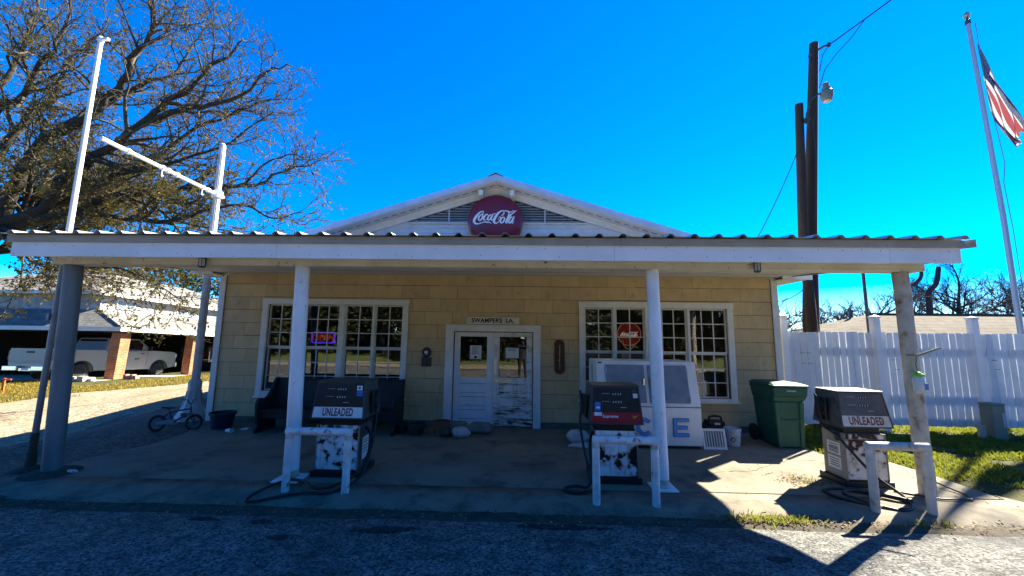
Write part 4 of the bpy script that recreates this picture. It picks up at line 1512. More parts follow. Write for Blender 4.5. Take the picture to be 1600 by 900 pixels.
def sack(loc, sx, sy, sz, rz_, m, label, seed):
    b = MB()
    nu, nv = 22, 14
    Mz = Matrix.Translation(loc) @ Matrix.Rotation(rz_, 4, 'Z')
    for s in (1, -1):
        base = len(b.v)
        for j in range(nv + 1):
            for i in range(nu + 1):
                u, v = i / nu * 2 - 1, j / nv * 2 - 1
                e = (1 - u ** 4) * (1 - v ** 4)
                pin = 1 - .16 * (1 - v * v) * u * u - .0
                piv = 1 - .14 * (1 - u * u) * v * v
                z = sz * (e ** .55) * (.62 if s > 0 else .38) * s
                z += .012 * mnoise.noise(Vector((u * 3 + seed, v * 3, s))) * e + .006 * mnoise.noise(Vector((u * 9 + seed, v * 9, s))) * e
                lift = .03 * max(0, abs(u * v) - .5)
                b.v.append(tuple(Mz @ Vector((u * sx * pin, v * sy * piv, max(z + sz * .36 + lift, .004 if abs(u) < .97 and abs(v) < .97 else .012)))))
        for j in range(nv):
            for i in range(nu):
                a = base + j * (nu + 1) + i
                q = [a, a + 1, a + nu + 2, a + nu + 1]
                b.f.append(q if s > 0 else q[::-1]); b.a.append(.5); b.mi.append(0)
    return tag(b.build('sandbag', m, smooth='all'), label, 'sandbag')


sack((-1.16, 7.52, .0), .17, .14, .17, .5, SACK, 'pale sandbag nearest the road at the foot of the door frame', 1)
sack((-.83, 7.85, .0), .27, .17, .20, -.15, SACKT, 'tan sandbag leaning at the foot of the cleaner door', 2)
sack((-1.28, 7.86, .0), .24, .15, .21, .1, SACKT, 'tan sandbag behind the pale one against the door frame', 3)
sack((-1.48, 7.60, .0), .19, .14, .15, -.4, SACKD, 'dark sandbag between terracotta pot and pale bag', 4)
sack((1.02, 7.30, .0), .19, .15, .22, .3, SACK, 'pale sandbag lying beside the ice freezer', 5)
b = MB()
b.prism([(.80, 6.98), (1.25, 6.93), (1.29, 7.28), (.95, 7.25)], .002, .03, 'z')
tag(b.build('cardboard_sheet', SACK, bevel=.005), 'flat pale sheet on the slab in front of the sandbag by the freezer', 'sheet')

# fittings on the wall
b = MB()
b.lathe([(.001, 0), (.10, 0), (.105, .02), (.085, .045), (.001, .05)], (-2.06, WY - .025, 1.53), 24, RX)
wf = thing('wall_gauge', 'small dark metal fitting with a disc above a square plate on the shingles', 'wall fitting', (-2.06, WY, 1.4))
b.build('disc', DKMETAL, wf, smooth=True)
b = MB()
b.box(-2.165, -1.955, WY - .05, WY - .02, 1.225, 1.425)
b.build('plate', DKMETAL, wf, bevel=.004)
b = MB()
b.box(-2.10, -2.03, WY - .079, WY - .076, 1.51, 1.555)
b.box(-2.085, -2.03, WY - .079, WY - .076, 1.485, 1.498)
b.build('face_mark', LABELW, wf)
th = thing('thermometer', 'long rounded rusty brown thermometer board on the shingles', 'thermometer', (.78, WY, 1.47))
b = MB()
pr = []
for k in range(9): pr.append((.78 + .105 * math.cos(math.pi * k / 8), 1.735 + .105 * math.sin(math.pi * k / 8)))
for k in range(9): pr.append((.78 - .105 * math.cos(math.pi * k / 8), 1.215 - .105 * math.sin(math.pi * k / 8)))
b.prism(pr, WY - .05, WY - .022, 'y')
b.build('board', BRONZE, th, bevel=.004)
b = MB()
b.tube([(.78, WY - .055, 1.22), (.78, WY - .055, 1.72)], .008, 6)
b.lathe([(.016, 0), (.016, .006)], (.765, WY - .052, 1.40), 10, RX)
b.build('tube', mat('brass_tube', (.35, .24, .10), .4, metal=.4), th)

# ------------------------------------------------------------------ ice freezer
ice = thing('ice_freezer', 'big white ice freezer with two grey doors and blue letters', 'ice freezer', (2.2, 7.4, 0))
IX0, IX1, IY = 1.335, 3.115, 7.0
b = MB()
b.prism([(IY, .05), (7.93, .05), (7.93, 1.475), (7.185, 1.475), (7.175, 1.46), (IY, .71)], IX0, IX1, 'x')
b.build('case', ICEW, ice, bevel=.012)
b = MB()
b.box(IX0 + .03, IX1 - .03, IY + .03, 7.9, .0, .052)
b.build('base', BLACK, ice)
b = MB()
b.box(IX0 + .002, IX1 - .002, IY - .004, IY + .01, .690, .703)
b.build('seam', BLACK, ice)
sl = (7.175 - IY) / (1.46 - .71)


def slope_y(z): return IY + (z - .71) * sl


for x0, x1, lab in ((1.50, 2.185, None), (2.245, 2.94, None)):
    b = MB()
    za, zb = .765, 1.405
    b.hexa([(x0, slope_y(za) - .03, za), (x1, slope_y(za) - .03, za), (x1, slope_y(za) - .002, za), (x0, slope_y(za) - .002, za)],
           [(x0, slope_y(zb) - .03, zb), (x1, slope_y(zb) - .03, zb), (x1, slope_y(zb) - .002, zb), (x0, slope_y(zb) - .002, zb)])
    d = b.build('door', ICEDOOR, ice, bevel=.008)
    b = MB()
    hx = x1 - .035 if x0 < 2 else x0 + .035
    zz = 1.12
    b.box(hx - .016, hx + .016, slope_y(zz) - .07, slope_y(zz) - .032, zz - .06, zz + .06)
    b.build('handle', CHROME, d, bevel=.004)
    b = MB()
    hx = x0 + .004 if x0 < 2 else x1 - .004
    for zz in (.85, 1.3): b.tube([(hx, slope_y(zz) - .038, zz - .05), (hx, slope_y(zz) - .038 + .1 * sl, zz + .05)], .012, 8)
    b.build('hinge', SILVER, d)
b = MB()
b.box(IX0 + .03, IX0 + .10, slope_y(1.46) - .016, slope_y(1.46) + .0, 1.425, 1.45)
b.build('badge', DKFRAME, ice)
b = MB()
b.box(IX0 - .004, IX0 - .001, 7.55, 7.60, .95, 1.38)
b.build('side_slot', BLACK, ice)


def block_letter(polys, cx, name):
    for (dy0, dy1, m, g) in ((IY - .022, IY - .001, ICEEDGE, 1.0), (IY - .026, IY - .0222, ICEBLUE, .0)):
        b = MB()
        for pl in polys:
            ins = [(cx + x, .36 + z) for x, z in pl]
            if g == 0:
                mx = sum(q[0] for q in ins) / len(ins)
                mz = sum(q[1] for q in ins) / len(ins)
                ins = [(mx + (q[0] - mx) * .93, mz + (q[1] - mz) * .86) for q in ins]
            b.prism(ins, dy0, dy1, 'y')
        yield b, m


hh, w_, st = .155, .135, .062
LET = {
    'I': [[(-.035, -hh), (.035, -hh), (.035, hh), (-.035, hh)]],
    'E': [[(-w_, -hh), (-w_ + st, -hh), (-w_ + st, hh), (-w_, hh)], [(-w_ + st, hh - st), (w_, hh - st), (w_, hh), (-w_ + st, hh)], [(-w_ + st, -st / 2), (w_ * .8, -st / 2), (w_ * .8, st / 2), (-w_ + st, st / 2)], [(-w_ + st, -hh), (w_, -hh), (w_, -hh + st), (-w_ + st, -hh + st)]],
    'C': [],
}
ring = []
for k in range(15):
    a = R(42) + R(276) * k / 14
    ring.append(((w_ * 1.05 * math.cos(a), hh * math.sin(a)), ((w_ * 1.05 - st) * math.cos(a), (hh - st) * math.sin(a))))
for (o0, i0), (o1, i1) in zip(ring, ring[1:]): LET['C'].append([o0, o1, i1, i0])
for ch, cx in (('I', 1.50), ('C', 2.13), ('E', 2.755)):
    back = MB()
    front = MB()
    for i, pl in enumerate(LET[ch]):
        if ch == 'C':
            back.prism([(cx + x, .36 + z) for x, z in pl], IY - .022, IY - .0005, 'y')
            mid = [((pl[0][0] * .93 + pl[3][0] * .07), (pl[0][1] * .93 + pl[3][1] * .07)), ((pl[1][0] * .93 + pl[2][0] * .07), (pl[1][1] * .93 + pl[2][1] * .07)),
                   ((pl[2][0] * .9 + pl[1][0] * .1), (pl[2][1] * .9 + pl[1][1] * .1)), ((pl[3][0] * .9 + pl[0][0] * .1), (pl[3][1] * .9 + pl[0][1] * .1))]
            front.prism([(cx + x, .36 + z) for x, z in mid], IY - .026, IY - .0225, 'y')
        else:
            back.prism([(cx + x, .36 + z) for x, z in pl], IY - .022, IY - .0005, 'y')
            e = .007
            x0, x1 = min(q[0] for q in pl), max(q[0] for q in pl)
            z0, z1 = min(q[1] for q in pl), max(q[1] for q in pl)
            xl = x0 + (e if i == 0 else -e + .0002)
            front.box(cx + xl, cx + x1 - e, IY - .026, IY - .0225, .36 + z0 + e, .36 + z1 - e)
    lo = back.build('letter', ICEEDGE, ice)
    front.build('letter_face', ICEBLUE, lo)

# ------------------------------------------------------------------ grille, bucket, car battery case, bin
gr = thing('vent_grille', 'white louvred grille leaning between ice freezer and bucket', 'grille', (3.33, 7.0, 0))
b = MB()
lean = Matrix.Translation((3.335, 7.02, 0)) @ Matrix.Rotation(R(-12), 4, 'X')
for q in ((-.20, .20, 0, .04), (-.20, .20, .30, .34)): b.box(q[0], q[1], -.012, .012, q[2], q[3], lean)
for q in ((-.20, -.165), (.165, .20)): b.box(q[0], q[1], -.012, .012, .0405, .2995, lean)
b.build('frame', WHITE, gr, bevel=.003)
b = MB()
for k in range(7):
    x = -.135 + k * .045
    b.box(x - .006, x + .006, -.008, .008, .041, .299, lean)
b.build('slat', WHITE, gr)
b = MB()
b.box(-.165, .165, .0125, .018, .041, .299, lean)
b.build('backing', mat('filter_grey', (.16, .17, .17), .9), gr)
bk = thing('bucket', 'white plastic bucket with round dark emblem beside the grille', 'bucket', (3.80, 7.34, 0))
b = MB()
b.lathe([(.001, .003), (.115, .003), (.135, .27), (.142, .27), (.142, .30), (.135, .30), (.128, .29), (.11, .02), (.001, .02)], (3.80, 7.34, 0), 28)
b.build('body', mat('bucket_plastic', (.42, .48, .55), .5, (.36, .40, .45), 6, grime=(.2, .18, .16), gscale=8), bk, smooth=True)
b = MB()
for k in range(20):                                     # emblem wraps round the wall of the bucket
    pass
def on_bucket(a, z, r=.0):
    rad = .115 + (.02) * (z / .27) + .0015 + r
    return (3.80 + rad * math.sin(a), 7.34 - rad * math.cos(a), z)
b.add([on_bucket(-.42 + .30 * math.cos(q * math.pi / 10), .12 + .042 * math.sin(q * math.pi / 10)) for q in range(20)], [tuple(range(20))])
b.build('emblem', INK, bk)
b = MB()
for q0 in range(3):
    a0 = R(90 + q0 * 120)
    b.add([on_bucket(-.42 + .16 * math.cos(a0 + d) * k, .12 + .022 * math.sin(a0 + d) * k, .001) for d, k in ((-.5, 1), (.5, 1), (math.pi, .2))], [(0, 1, 2)])
b.build('emblem_mark', LABELW, bk)
b = MB()
b.tube([(3.655, 7.34, .29), (3.68, 7.24, .20), (3.80, 7.185, .165), (3.92, 7.24, .20), (3.945, 7.34, .29)], .004, 6)
b.build('handle', SILVER, bk)
cs = thing('tool_case', 'black plastic tool case with a loop handle behind the white bucket', 'tool case', (3.62, 7.6, .28))
b = MB()
b.box(3.42, 3.82, 7.55, 7.90, .0, .28)
tag(b.build('crate', BLACK, bevel=.02), 'low black crate under the tool case against the wall', 'crate')
b = MB()
b.box(3.50, 3.80, 7.56, 7.80, .282, .36)
b.build('case_body', BLACK, cs, bevel=.02)
b = MB()
b.tube([(3.53, 7.66, .35), (3.55, 7.66, .425), (3.62, 7.66, .44), (3.70, 7.66, .44), (3.76, 7.66, .425), (3.78, 7.66, .35)], .02, 8)
b.build('handle', BLACK, cs, smooth=True)
b = MB()
b.box(3.60, 3.70, 7.555, 7.559, .30, .335)
b.build('case_label', LABELW, cs)
b = MB()
b.hexa([(3.14, 7.55, 0), (3.42, 7.55, 0), (3.42, 7.75, 0), (3.14, 7.75, 0)], [(3.14, 7.6, .42), (3.19, 7.6, .42), (3.45, 7.75, .28), (3.14, 7.75, .42)])
tag(b.build('black_panel', BLACK, bevel=.005), 'slanting black board between ice freezer and tool case', 'board')

bn = thing('wheelie_bin', 'dark green wheeled rubbish bin at the store corner', 'bin', (4.72, 7.5, 0))
bx0, bx1, by0, by1 = 4.505, 4.945, 7.18, 7.74
b = MB()
b.hexa([(bx0, by0, .02), (bx1, by0, .02), (bx1, by1, .02), (bx0, by1, .02)], [(bx0 - .05, by0 - .02, .80), (bx1 + .035, by0 - .02, .80), (bx1 + .035, by1 + .04, .80), (bx0 - .05, by1 + .04, .80)])
b.hexa([(bx0 - .05, by0 - .02, .801), (bx1 + .035, by0 - .02, .801), (bx1 + .035, by1 + .04, .801), (bx0 - .05, by1 + .04, .801)], [(bx0 - .065, by0 - .075, .90), (bx1 + .075, by0 - .075, .90), (bx1 + .075, by1 + .07, .90), (bx0 - .065, by1 + .07, .90)])
b.hexa([(bx0 - .065, by0 - .075, .901), (bx1 + .075, by0 - .075, .901), (bx1 + .075, by1 + .07, .901), (bx0 - .065, by1 + .07, .901)], [(bx0 - .075, by0 - .085, 1.06), (bx1 + .09, by0 - .085, 1.06), (bx1 + .09, by1 + .08, 1.06), (bx0 - .075, by1 + .08, 1.06)])
b.build('body', BINM, bn, bevel=.015)
b = MB()                                                # ribs and inset of the front face
for x in (bx0 + .03, bx1 - .03): b.hexa([(x - .035, by0 - .03, .02), (x + .035, by0 - .03, .02), (x + .035, by0 + .0, .02), (x - .035, by0 + .0, .02)], [(x - .035 + (.02 if x > 4.7 else -.04), by0 - .05, .80), (x + .035 + (.02 if x > 4.7 else -.04), by0 - .05, .80), (x + .035, by0 - .01, .80), (x - .035, by0 - .01, .80)])
b.box(bx0 + .04, bx1 - .04, by0 - .035, by0 + .0, .47, .50)
b.build('front_rib', BINM, bn, bevel=.012)
b = MB()
b.box(bx0 - .09, bx1 + .10, by0 - .11, by1 + .09, 1.062, 1.095)
b.hexa([(bx0 - .075, by0 - .09, 1.096), (bx1 + .09, by0 - .09, 1.096), (bx1 + .09, by1 + .07, 1.096), (bx0 - .075, by1 + .07, 1.096)], [(bx0 - .03, by0 + .02, 1.13), (bx1 - .01, by0 + .02, 1.13), (bx1 - .01, by1 + .08, 1.13), (bx0 - .03, by1 + .08, 1.13)])
b.build('lid', BINM, bn, bevel=.015)
b = MB()
for i in range(6): b.box(4.66 + i * .027, 4.68 + i * .027, by0 - .092, by0 - .086, .985, 1.01)
b.build('stencil', mat('stencil_grey', (.35, .40, .38), .6), bn)
b = MB()
b.tube([(bx0 - .05, by1 + .12, 1.02), (bx1 + .02, by1 + .12, 1.02)], .018, 8)
b.build('handle', BINM, bn)
for x in (bx0 - .065, bx1 + .02):
    b = MB()
    b.lathe([(.05, -.03), (.13, -.03), (.15, -.02), (.15, .02), (.13, .03), (.05, .03)], (x, by1 + .04, .152), 22, Matrix.Rotation(R(90), 4, 'Y'))
    b.build('wheel', RUBBER, bn, smooth=True)
b = MB()
b.lathe([(.16, 0), (.18, .02), (.18, .3), (.1, .42), (.05, .6)], (5.32, 8.05, .0), 12)
tag(b.build('downspout_boot', BLACK, smooth=True), 'black plastic drain standing at the store corner behind the bin', 'drain')
b = MB()
b.box(5.42, 5.56, 8.1, 8.13, .12, .34, Matrix.Translation((5.5, 8.1, .2)) @ Matrix.Rotation(.5, 4, 'Y') @ Matrix.Translation((-5.5, -8.1, -.2)))
tag(b.build('yellow_panel', mat('yellow_plastic', (.55, .38, .03), .6), bevel=.01), 'small yellow plastic board in the grass behind the bin', 'board')

# ------------------------------------------------------------------ poles at the left end
lp = thing('steel_pole', 'tall thin pole through the canopy edge beside the thick leaning post', 'pole', (-6.735, 5.35, 0))
b = MB()
b.tube([(-6.735, 5.35, -.1), (-6.73, 5.35, 3.3)], [.036, .035], 16)
b.build('lower_pipe', PIPEG, lp, smooth=True)
b = MB()
b.tube([(-6.73, 5.35, 3.301), (-6.725, 5.35, 6.42)], [.035, .032], 16)
b.build('upper_pipe', PIPEW, lp, smooth=True)
b = MB()
b.lathe([(.042, .22), (.042, .45), (.037, .47)], (-6.735, 5.35, 0), 14)
b.lathe([(.055, 0), (.058, .12), (.05, .24)], (-6.735, 5.35, -.02), 14)
b.build('rusty_sleeve', mat('sleeve_rust', (.10, .085, .05), .9, (.06, .05, .035), 9), lp, smooth=True)
b = MB()
b.lathe([(.036, 6.42), (.042, 6.425), (.042, 6.47), (.03, 6.50), (.001, 6.51)], (-6.725, 5.35, 0), 14)
b.box(-6.71, -6.60, 5.33, 5.37, 6.44, 6.48)
b.build('cap', PIPEW, lp)
b = MB()
b.box(-6.80, -6.76, 5.30, 5.40, 2.02, 2.12)
b.build('clamp', PIPEG, lp, bevel=.004)

sp_ = thing('sign_post', 'fluted white cast post with a long bare sign arm behind the canopy', 'sign post', (-7.22, 8.49, 0))
b = MB()
prof = []
c = (-7.22, 8.49)
nfl = 14
rings = [(.0, .095), (.9, .095), (3, .088), (6.26, .082)]
pts = []
for z, r in [(.80, .082), (.86, .080), (2.5, .076), (4.4, .070), (6.28, .066)]:
    for k in range(nfl * 4):
        a = 2 * math.pi * k / (nfl * 4)
        rr = r * (1 - .10 * (k % 4 == 0) - .05 * (k % 4 in (1, 3)))
        b.v.append((c[0] + rr * math.cos(a), c[1] + rr * math.sin(a), z))
nn = nfl * 4
for i in range(4):
    for k in range(nn):
        b.f.append([i * nn + k, i * nn + (k + 1) % nn, (i + 1) * nn + (k + 1) % nn, (i + 1) * nn + k]); b.a.append(.5); b.mi.append(0)
b.lathe([(.066, 6.282), (.06, 6.34), (.02, 6.38), (.001, 6.39)], (*c, 0), 14)
CASTW = mat('cast_paint', (.52, .53, .52), .6, (.42, .42, .41), 4, grime=(.28, .26, .22), gscale=6)
b.build('shaft', CASTW, sp_)
b = MB()
b.lathe([(.125, .60), (.125, .80), (.11, .83), (.085, .86)], (*c, 0), 8)
b.lathe([(.14, .585), (.14, .615)], (*c, 0), 8)
b.build('collar', CASTW, sp_)
b = MB()
b.lathe([(.31, .0), (.295, .08), (.215, .22), (.15, .40), (.12, .60)], (*c, 0), 8)
for k in range(8):
    a = k * math.pi / 4
    d = Vector((math.cos(a), math.sin(a), 0))
    b.tube([Vector((*c, .02)) + d * .27, Vector((*c, .22)) + d * .205, Vector((*c, .42)) + d * .145, Vector((*c, .6)) + d * .12], .018, 6)
b.build('flared_base', CASTW, sp_, smooth=True)
b = MB()
b.box(c[0] + .02, c[0] + .10, c[1] - .30, c[1] - .25, .10, .18)
b.build('access_hole', BLACK, sp_)
A0, A1 = Vector((-7.21, 8.45, 5.10)), Vector((-7.13, 5.90, 5.10))
b = MB()
b.tube([A0, A1], .036, 12)
b.tube([A0 + Vector((0, .04, 0)), A0 + Vector((0, .22, 0))], .036, 10)
b.lathe([(.115, 5.03), (.115, 5.17)], (*c, 0), 16)
arm = b.build('sign_arm', PIPEW, sp_, smooth=True)
for t in (.10, .16, .42, .50, .55, .82):
    p = A0.lerp(A1, t)
    b = MB()
    b.lathe([(.055, -.025), (.055, .025)], p, 12, Matrix.Rotation(R(90), 4, 'X'))
    if t in (.16, .55): b.tube([p + Vector((0, 0, -.04)), p + Vector((0, 0, -.16)), p + Vector((.02, 0, -.19)), p + Vector((.045, 0, -.16))], .012, 6)
    b.build('hanger_ring', PIPEW, arm, smooth=True)

# ------------------------------------------------------------------ child's bike
bike = thing('child_bike', 'small child bicycle with dark blue frame leaning on the fluted post base', 'bicycle', (-6.68, 7.45, 0))
ORIG[bike.name] = Vector((0, 0, 0))
BLUEP = mat('bike_blue', (.012, .02, .10), .4)
rw, fw, wr = Vector((-.36, 0, .175)), Vector((.36, 0, .175)), .175
for ctr in (rw, fw):
    b = MB()
    P = [ctr + Vector((wr * .86 * math.cos(q * math.pi / 16), 0, wr * .86 * math.sin(q * math.pi / 16))) for q in range(33)]
    b.tube(P, .028, 8, cap=False)
    wh = b.build('tyre', RUBBER, bike, smooth='all')
    b = MB()
    P = [ctr + Vector((wr * .70 * math.cos(q * math.pi / 12), 0, wr * .70 * math.sin(q * math.pi / 12))) for q in range(25)]
    b.tube(P, .008, 6, cap=False)
    b.tube([ctr + Vector((0, -.04, 0)), ctr + Vector((0, .04, 0))], .018, 8)
    for k in range(10):
        a = k * math.pi / 5
        b.tube([ctr, ctr + Vector((wr * .70 * math.cos(a), 0, wr * .70 * math.sin(a)))], .0022, 4)
    b.build('rim', DKMETAL, wh)
bb, sc, hd, hd2 = Vector((-.05, 0, .19)), Vector((-.16, 0, .40)), Vector((.245, 0, .47)), Vector((.265, 0, .38))
b = MB()
b.tube([bb, sc], .016, 8)
b.tube([bb, hd2], .020, 8)
b.tube([sc, hd], .018, 8)
for s in (-.035, .035):
    b.tube([bb, rw + Vector((0, s, 0))], .009, 6)
    b.tube([sc, rw + Vector((0, s, 0))], .009, 6)
b.tube([hd + Vector((-.01, 0, .03)), hd2], .022, 8)
b.build('frame', BLUEP, bike, smooth=True)
b = MB()
for s in (-.045, .045): b.tube([hd2 + Vector((0, s * .6, 0)), hd2 + Vector((.01, s, -.03)), fw + Vector((0, s, 0))], .011, 6)
b.build('fork', DKMETAL, bike)
b = MB()
b.tube([sc, sc + Vector((-.03, 0, .08))], .012, 6)
b.hexa([(-.31, -.06, .475), (-.10, -.02, .475), (-.10, .02, .475), (-.31, .06, .475)], [(-.31, -.055, .52), (-.08, -.015, .505), (-.08, .015, .505), (-.31, .055, .52)])
b.build('saddle', BLACK, bike, bevel=.01)
b = MB()
b.tube([hd + Vector((-.01, 0, .03)), hd + Vector((-.02, 0, .10))], .013, 6)
b.tube([(.17, -.24, .66), (.20, -.10, .655), (.225, -.06, .58), (.225, .06, .58), (.20, .10, .655), (.17, .24, .66)], .010, 8)
b.build('handlebar', DKMETAL, bike, smooth=True)
b = MB()
b.lathe([(.07, -.006), (.07, .006)], bb, 18, RX)
b.hexa([(-.36, -.05, .15), (.0, -.05, .14), (.0, -.042, .14), (-.36, -.042, .15)], [(-.36, -.05, .21), (.0, -.05, .25), (.0, -.042, .25), (-.36, -.042, .21)])
b.tube([bb + Vector((0, -.07, 0)), bb + Vector((.08, -.075, -.05)), bb + Vector((.08, -.15, -.05))], .01, 6)
b.build('crank', mat('guard_grey', (.22, .22, .22), .6), bike)
bike.scale = (.88, .88, .88)
bike.location = (-6.74, 7.55, -.02)
bike.rotation_euler = (R(-9), 0, R(12))

tb = thing('planter_tub', 'round dark blue tub of soil at the store corner', 'planter', (-5.98, 7.78, 0))
b = MB()
b.lathe([(.001, .003), (.17, .003), (.215, .27), (.235, .27), (.235, .31), (.215, .31), (.205, .25), (.001, .25)], (-5.98, 7.78, 0), 28)
b.build('tub', mat('tub_blue', (.010, .014, .045), .5), tb, smooth=True)
b = MB()
b.lathe([(.2, .255), (.1, .275), (.001, .27)], (-5.98, 7.78, 0), 18)
b.build('soil', DIRT, tb)
cup = MB()
Mc = Matrix.Translation((-5.55, 7.42, .045)) @ Matrix.Rotation(R(82), 4, 'Y') @ Matrix.Rotation(.4, 4, 'X')
cup.lathe([(.028, -.075), (.045, .075), (.042, .075), (.026, -.07)], (0, 0, 0), 16)
cup.v = [tuple(Mc @ Vector(q)) for q in cup.v]
tag(cup.build('foam_cup', mat('foam', (.75, .78, .80), .6)), 'white foam cup lying on the slab by the pew', 'cup')
b = MB()
b.hexa([(-5.52, 7.66, .004), (-5.38, 7.68, .004), (-5.36, 7.74, .004), (-5.5, 7.74, .004)], [(-5.50, 7.67, .03), (-5.40, 7.69, .045), (-5.38, 7.73, .04), (-5.48, 7.73, .02)])
tag(b.build('paper_scrap', PAPER), 'crumpled white scrap beside the tub and pew', 'scrap')
b = MB()
b.lathe([(.07, .004), (.075, .02), (.05, .032), (.001, .035)], (0, 0, 0), 12)
b.v = [(-6.02 + q[0] * 1.35, 5.235 + q[1] * .55, q[2]) for q in b.v]
tag(b.build('flattened_carton', PAPER, smooth=True), 'flattened white carton at the foot of the leaning grey post', 'carton')

# ------------------------------------------------------------------ bits on and by the weathered post
jr = thing('trap_jar', 'clear trap jar with bright green lid hanging on the weathered post', 'jar', (4.925, 5.02, 1.25))
b = MB()
b.lathe([(.001, 1.255), (.052, 1.255), (.06, 1.27), (.06, 1.42), (.045, 1.455), (.045, 1.47)], (4.925, 5.03, 0), 18)
b.build('jar_body', mat('cloudy_plastic', (.50, .54, .56), .25, (.4, .44, .45), 9, spec=.6), jr, smooth=True)
b = MB()
b.lathe([(.001, 1.49), (.058, 1.49), (.062, 1.475), (.062, 1.46), (.04, 1.455)], (4.925, 5.03, 0), 18)
b.lathe([(.03, 1.49), (.03, 1.51), (.001, 1.515)], (4.925, 5.03, 0), 12)
b.build('lid', mat('lime_plastic', (.13, .42, .02), .4), jr)
b = MB()
b.box(4.93, 4.972, 4.966, 4.975, 1.30, 1.38)
b.build('jar_label', mat('label_blue', (.06, .2, .4), .5), jr)
b = MB()
b.tube([(4.925, 5.03, 1.51), (4.93, 5.05, 1.60), (4.955, 5.06, 1.68), (4.965, 5.075, 1.715)], .005, 6)
b.build('wire', DKMETAL, jr)
b = MB()
b.tube([(4.86, 5.085, 1.715), (4.97, 5.055, 1.715), (5.20, 5.0, 1.815)], [.016, .016, .012], 8)
tag(b.build('wooden_peg', mat('peg_wood', (.22, .19, .15), .8)), 'short slanting wooden peg stuck out of the weathered post', 'peg')
b = MB()
b.tube([(4.70, 5.28, .012), (5.05, 5.06, .012), (5.42, 5.06, .014), (5.50, 5.20, .014), (5.47, 5.55, .05), (5.30, 5.58, .05)], .011, 8)
tag(b.build('bent_rod', DKMETAL, smooth=True), 'bent thin metal rod lying on the slab behind the weathered post', 'rod')

# ------------------------------------------------------------------ fence and what stands along it
fe = thing('vinyl_fence', 'tall white plank fence running from the store corner', 'fence', (8.5, 8.6, 0))
FYY = 8.62
posts = [5.66, 7.62, 9.67, 11.75, 13.8]
VN = VINYL.node_tree
_b = VN.nodes['Principled BSDF']
_o = [n for n in VN.nodes if n.type == 'OUTPUT_MATERIAL'][0]
_t = VN.nodes.new('ShaderNodeBsdfTranslucent')
_t.inputs['Color'].default_value = (.80, .83, .90, 1)
_x = VN.nodes.new('ShaderNodeMixShader')
_x.inputs[0].default_value = .13
VN.links.new(_b.outputs[0], _x.inputs[1])
VN.links.new(_t.outputs[0], _x.inputs[2])
VN.links.new(_x.outputs[0], _o.inputs['Surface'])
for i, x in enumerate(posts):
    b = MB()
    b.box(x - .066, x + .066, FYY - .09, FYY + .042, -.05, 2.40)
    po = b.build('post', VINYL, fe, bevel=.006, attr=True)
    b = MB()
    b.box(x - .078, x + .078, FYY - .102, FYY + .054, 2.402, 2.425)
    b.hexa([(x - .068, FYY - .092, 2.4255), (x + .068, FYY - .092, 2.4255), (x + .068, FYY + .044, 2.4255), (x - .068, FYY + .044, 2.4255)], [(x - .01, FYY - .034, 2.46), (x + .01, FYY - .034, 2.46), (x + .01, FYY - .014, 2.46), (x - .01, FYY - .014, 2.46)])
    b.build('post_cap', VINYL, po, attr=True)
    if i + 1 < len(posts):
        x1 = posts[i + 1]
        a, e = x + .08, x1 - .08
        n = 13
        pw = (e - a) / n
        b = MB()
        for k in range(n):
            x0 = a + k * pw + .007
            xe = a + (k + 1) * pw - .007
            zt = 2.085 + random.uniform(-.014, .014)
            ln = random.gauss(0, .006)
            b.val = random.random()
            zb_ = .145 + random.uniform(-.012, .012)
            b.prism([(x0 - ln, zb_), (xe - ln, zb_), (xe + ln, zt - .02), (xe - .02 + ln, zt), (x0 + .02 + ln, zt), (x0 + ln, zt - .02)], FYY - .012, FYY + .012, 'y')
        b.build('plank_panel', VINYL, fe, attr=True)
        b = MB()
        for z0, z1 in ((.16, .30), (.62, .76), (1.62, 1.76)): b.box(a - .012, e + .012, FYY + .0145, FYY + .05, z0, z1)
        b.build('rail', VINYL, fe, attr=True)
b = MB()
for x, z in ((5.98, 1.62), (6.12, 1.62), (6.0, 1.40), (6.14, 1.40), (7.92, 1.50), (7.95, 1.30), (9.98, 1.52), (10.02, 1.33)):
    b.box(x, x + .11, FYY - .0165, FYY - .0135, z, z + .008)
b.build('bracket_slot', DKMETAL, fe)
pd = thing('utility_pedestal', 'low grey-green metal utility box standing in front of the fence', 'utility box', (9.42, 8.1, 0))
b = MB()
b.box(9.27, 9.52, 8.10, 8.33, .0, .66)
b.build('box', PEDG, pd, bevel=.01)
b = MB()
b.box(9.265, 9.525, 8.09, 8.335, .662, .70)
b.build('lid', PEDG, pd, bevel=.008)
b = MB()
b.box(9.44, 9.50, 8.093, 8.0975, .25, .52)
b.build('warning_label', mat('label_pale', (.33, .37, .42), .6), pd)
b = MB()
b.box(9.06, 9.20, 8.18, 8.22, .0, .26)  # tan block added for the sunlight on the foot of the fence post
tag(b.build('sunlit_post_foot', mat('sunlit_foot_tan', (.42, .38, .28), .8), bevel=.004), 'tan block standing in for the sunlit foot of the fence post by the utility box', 'board')

FK = 1.65                                               # pole and flag are modelled small and scaled to full size


def full(b):
    b.v = [(q[0] * FK, q[1] * FK, 1.87 + (q[2] - 1.87) * FK) for q in b.v]
    return b


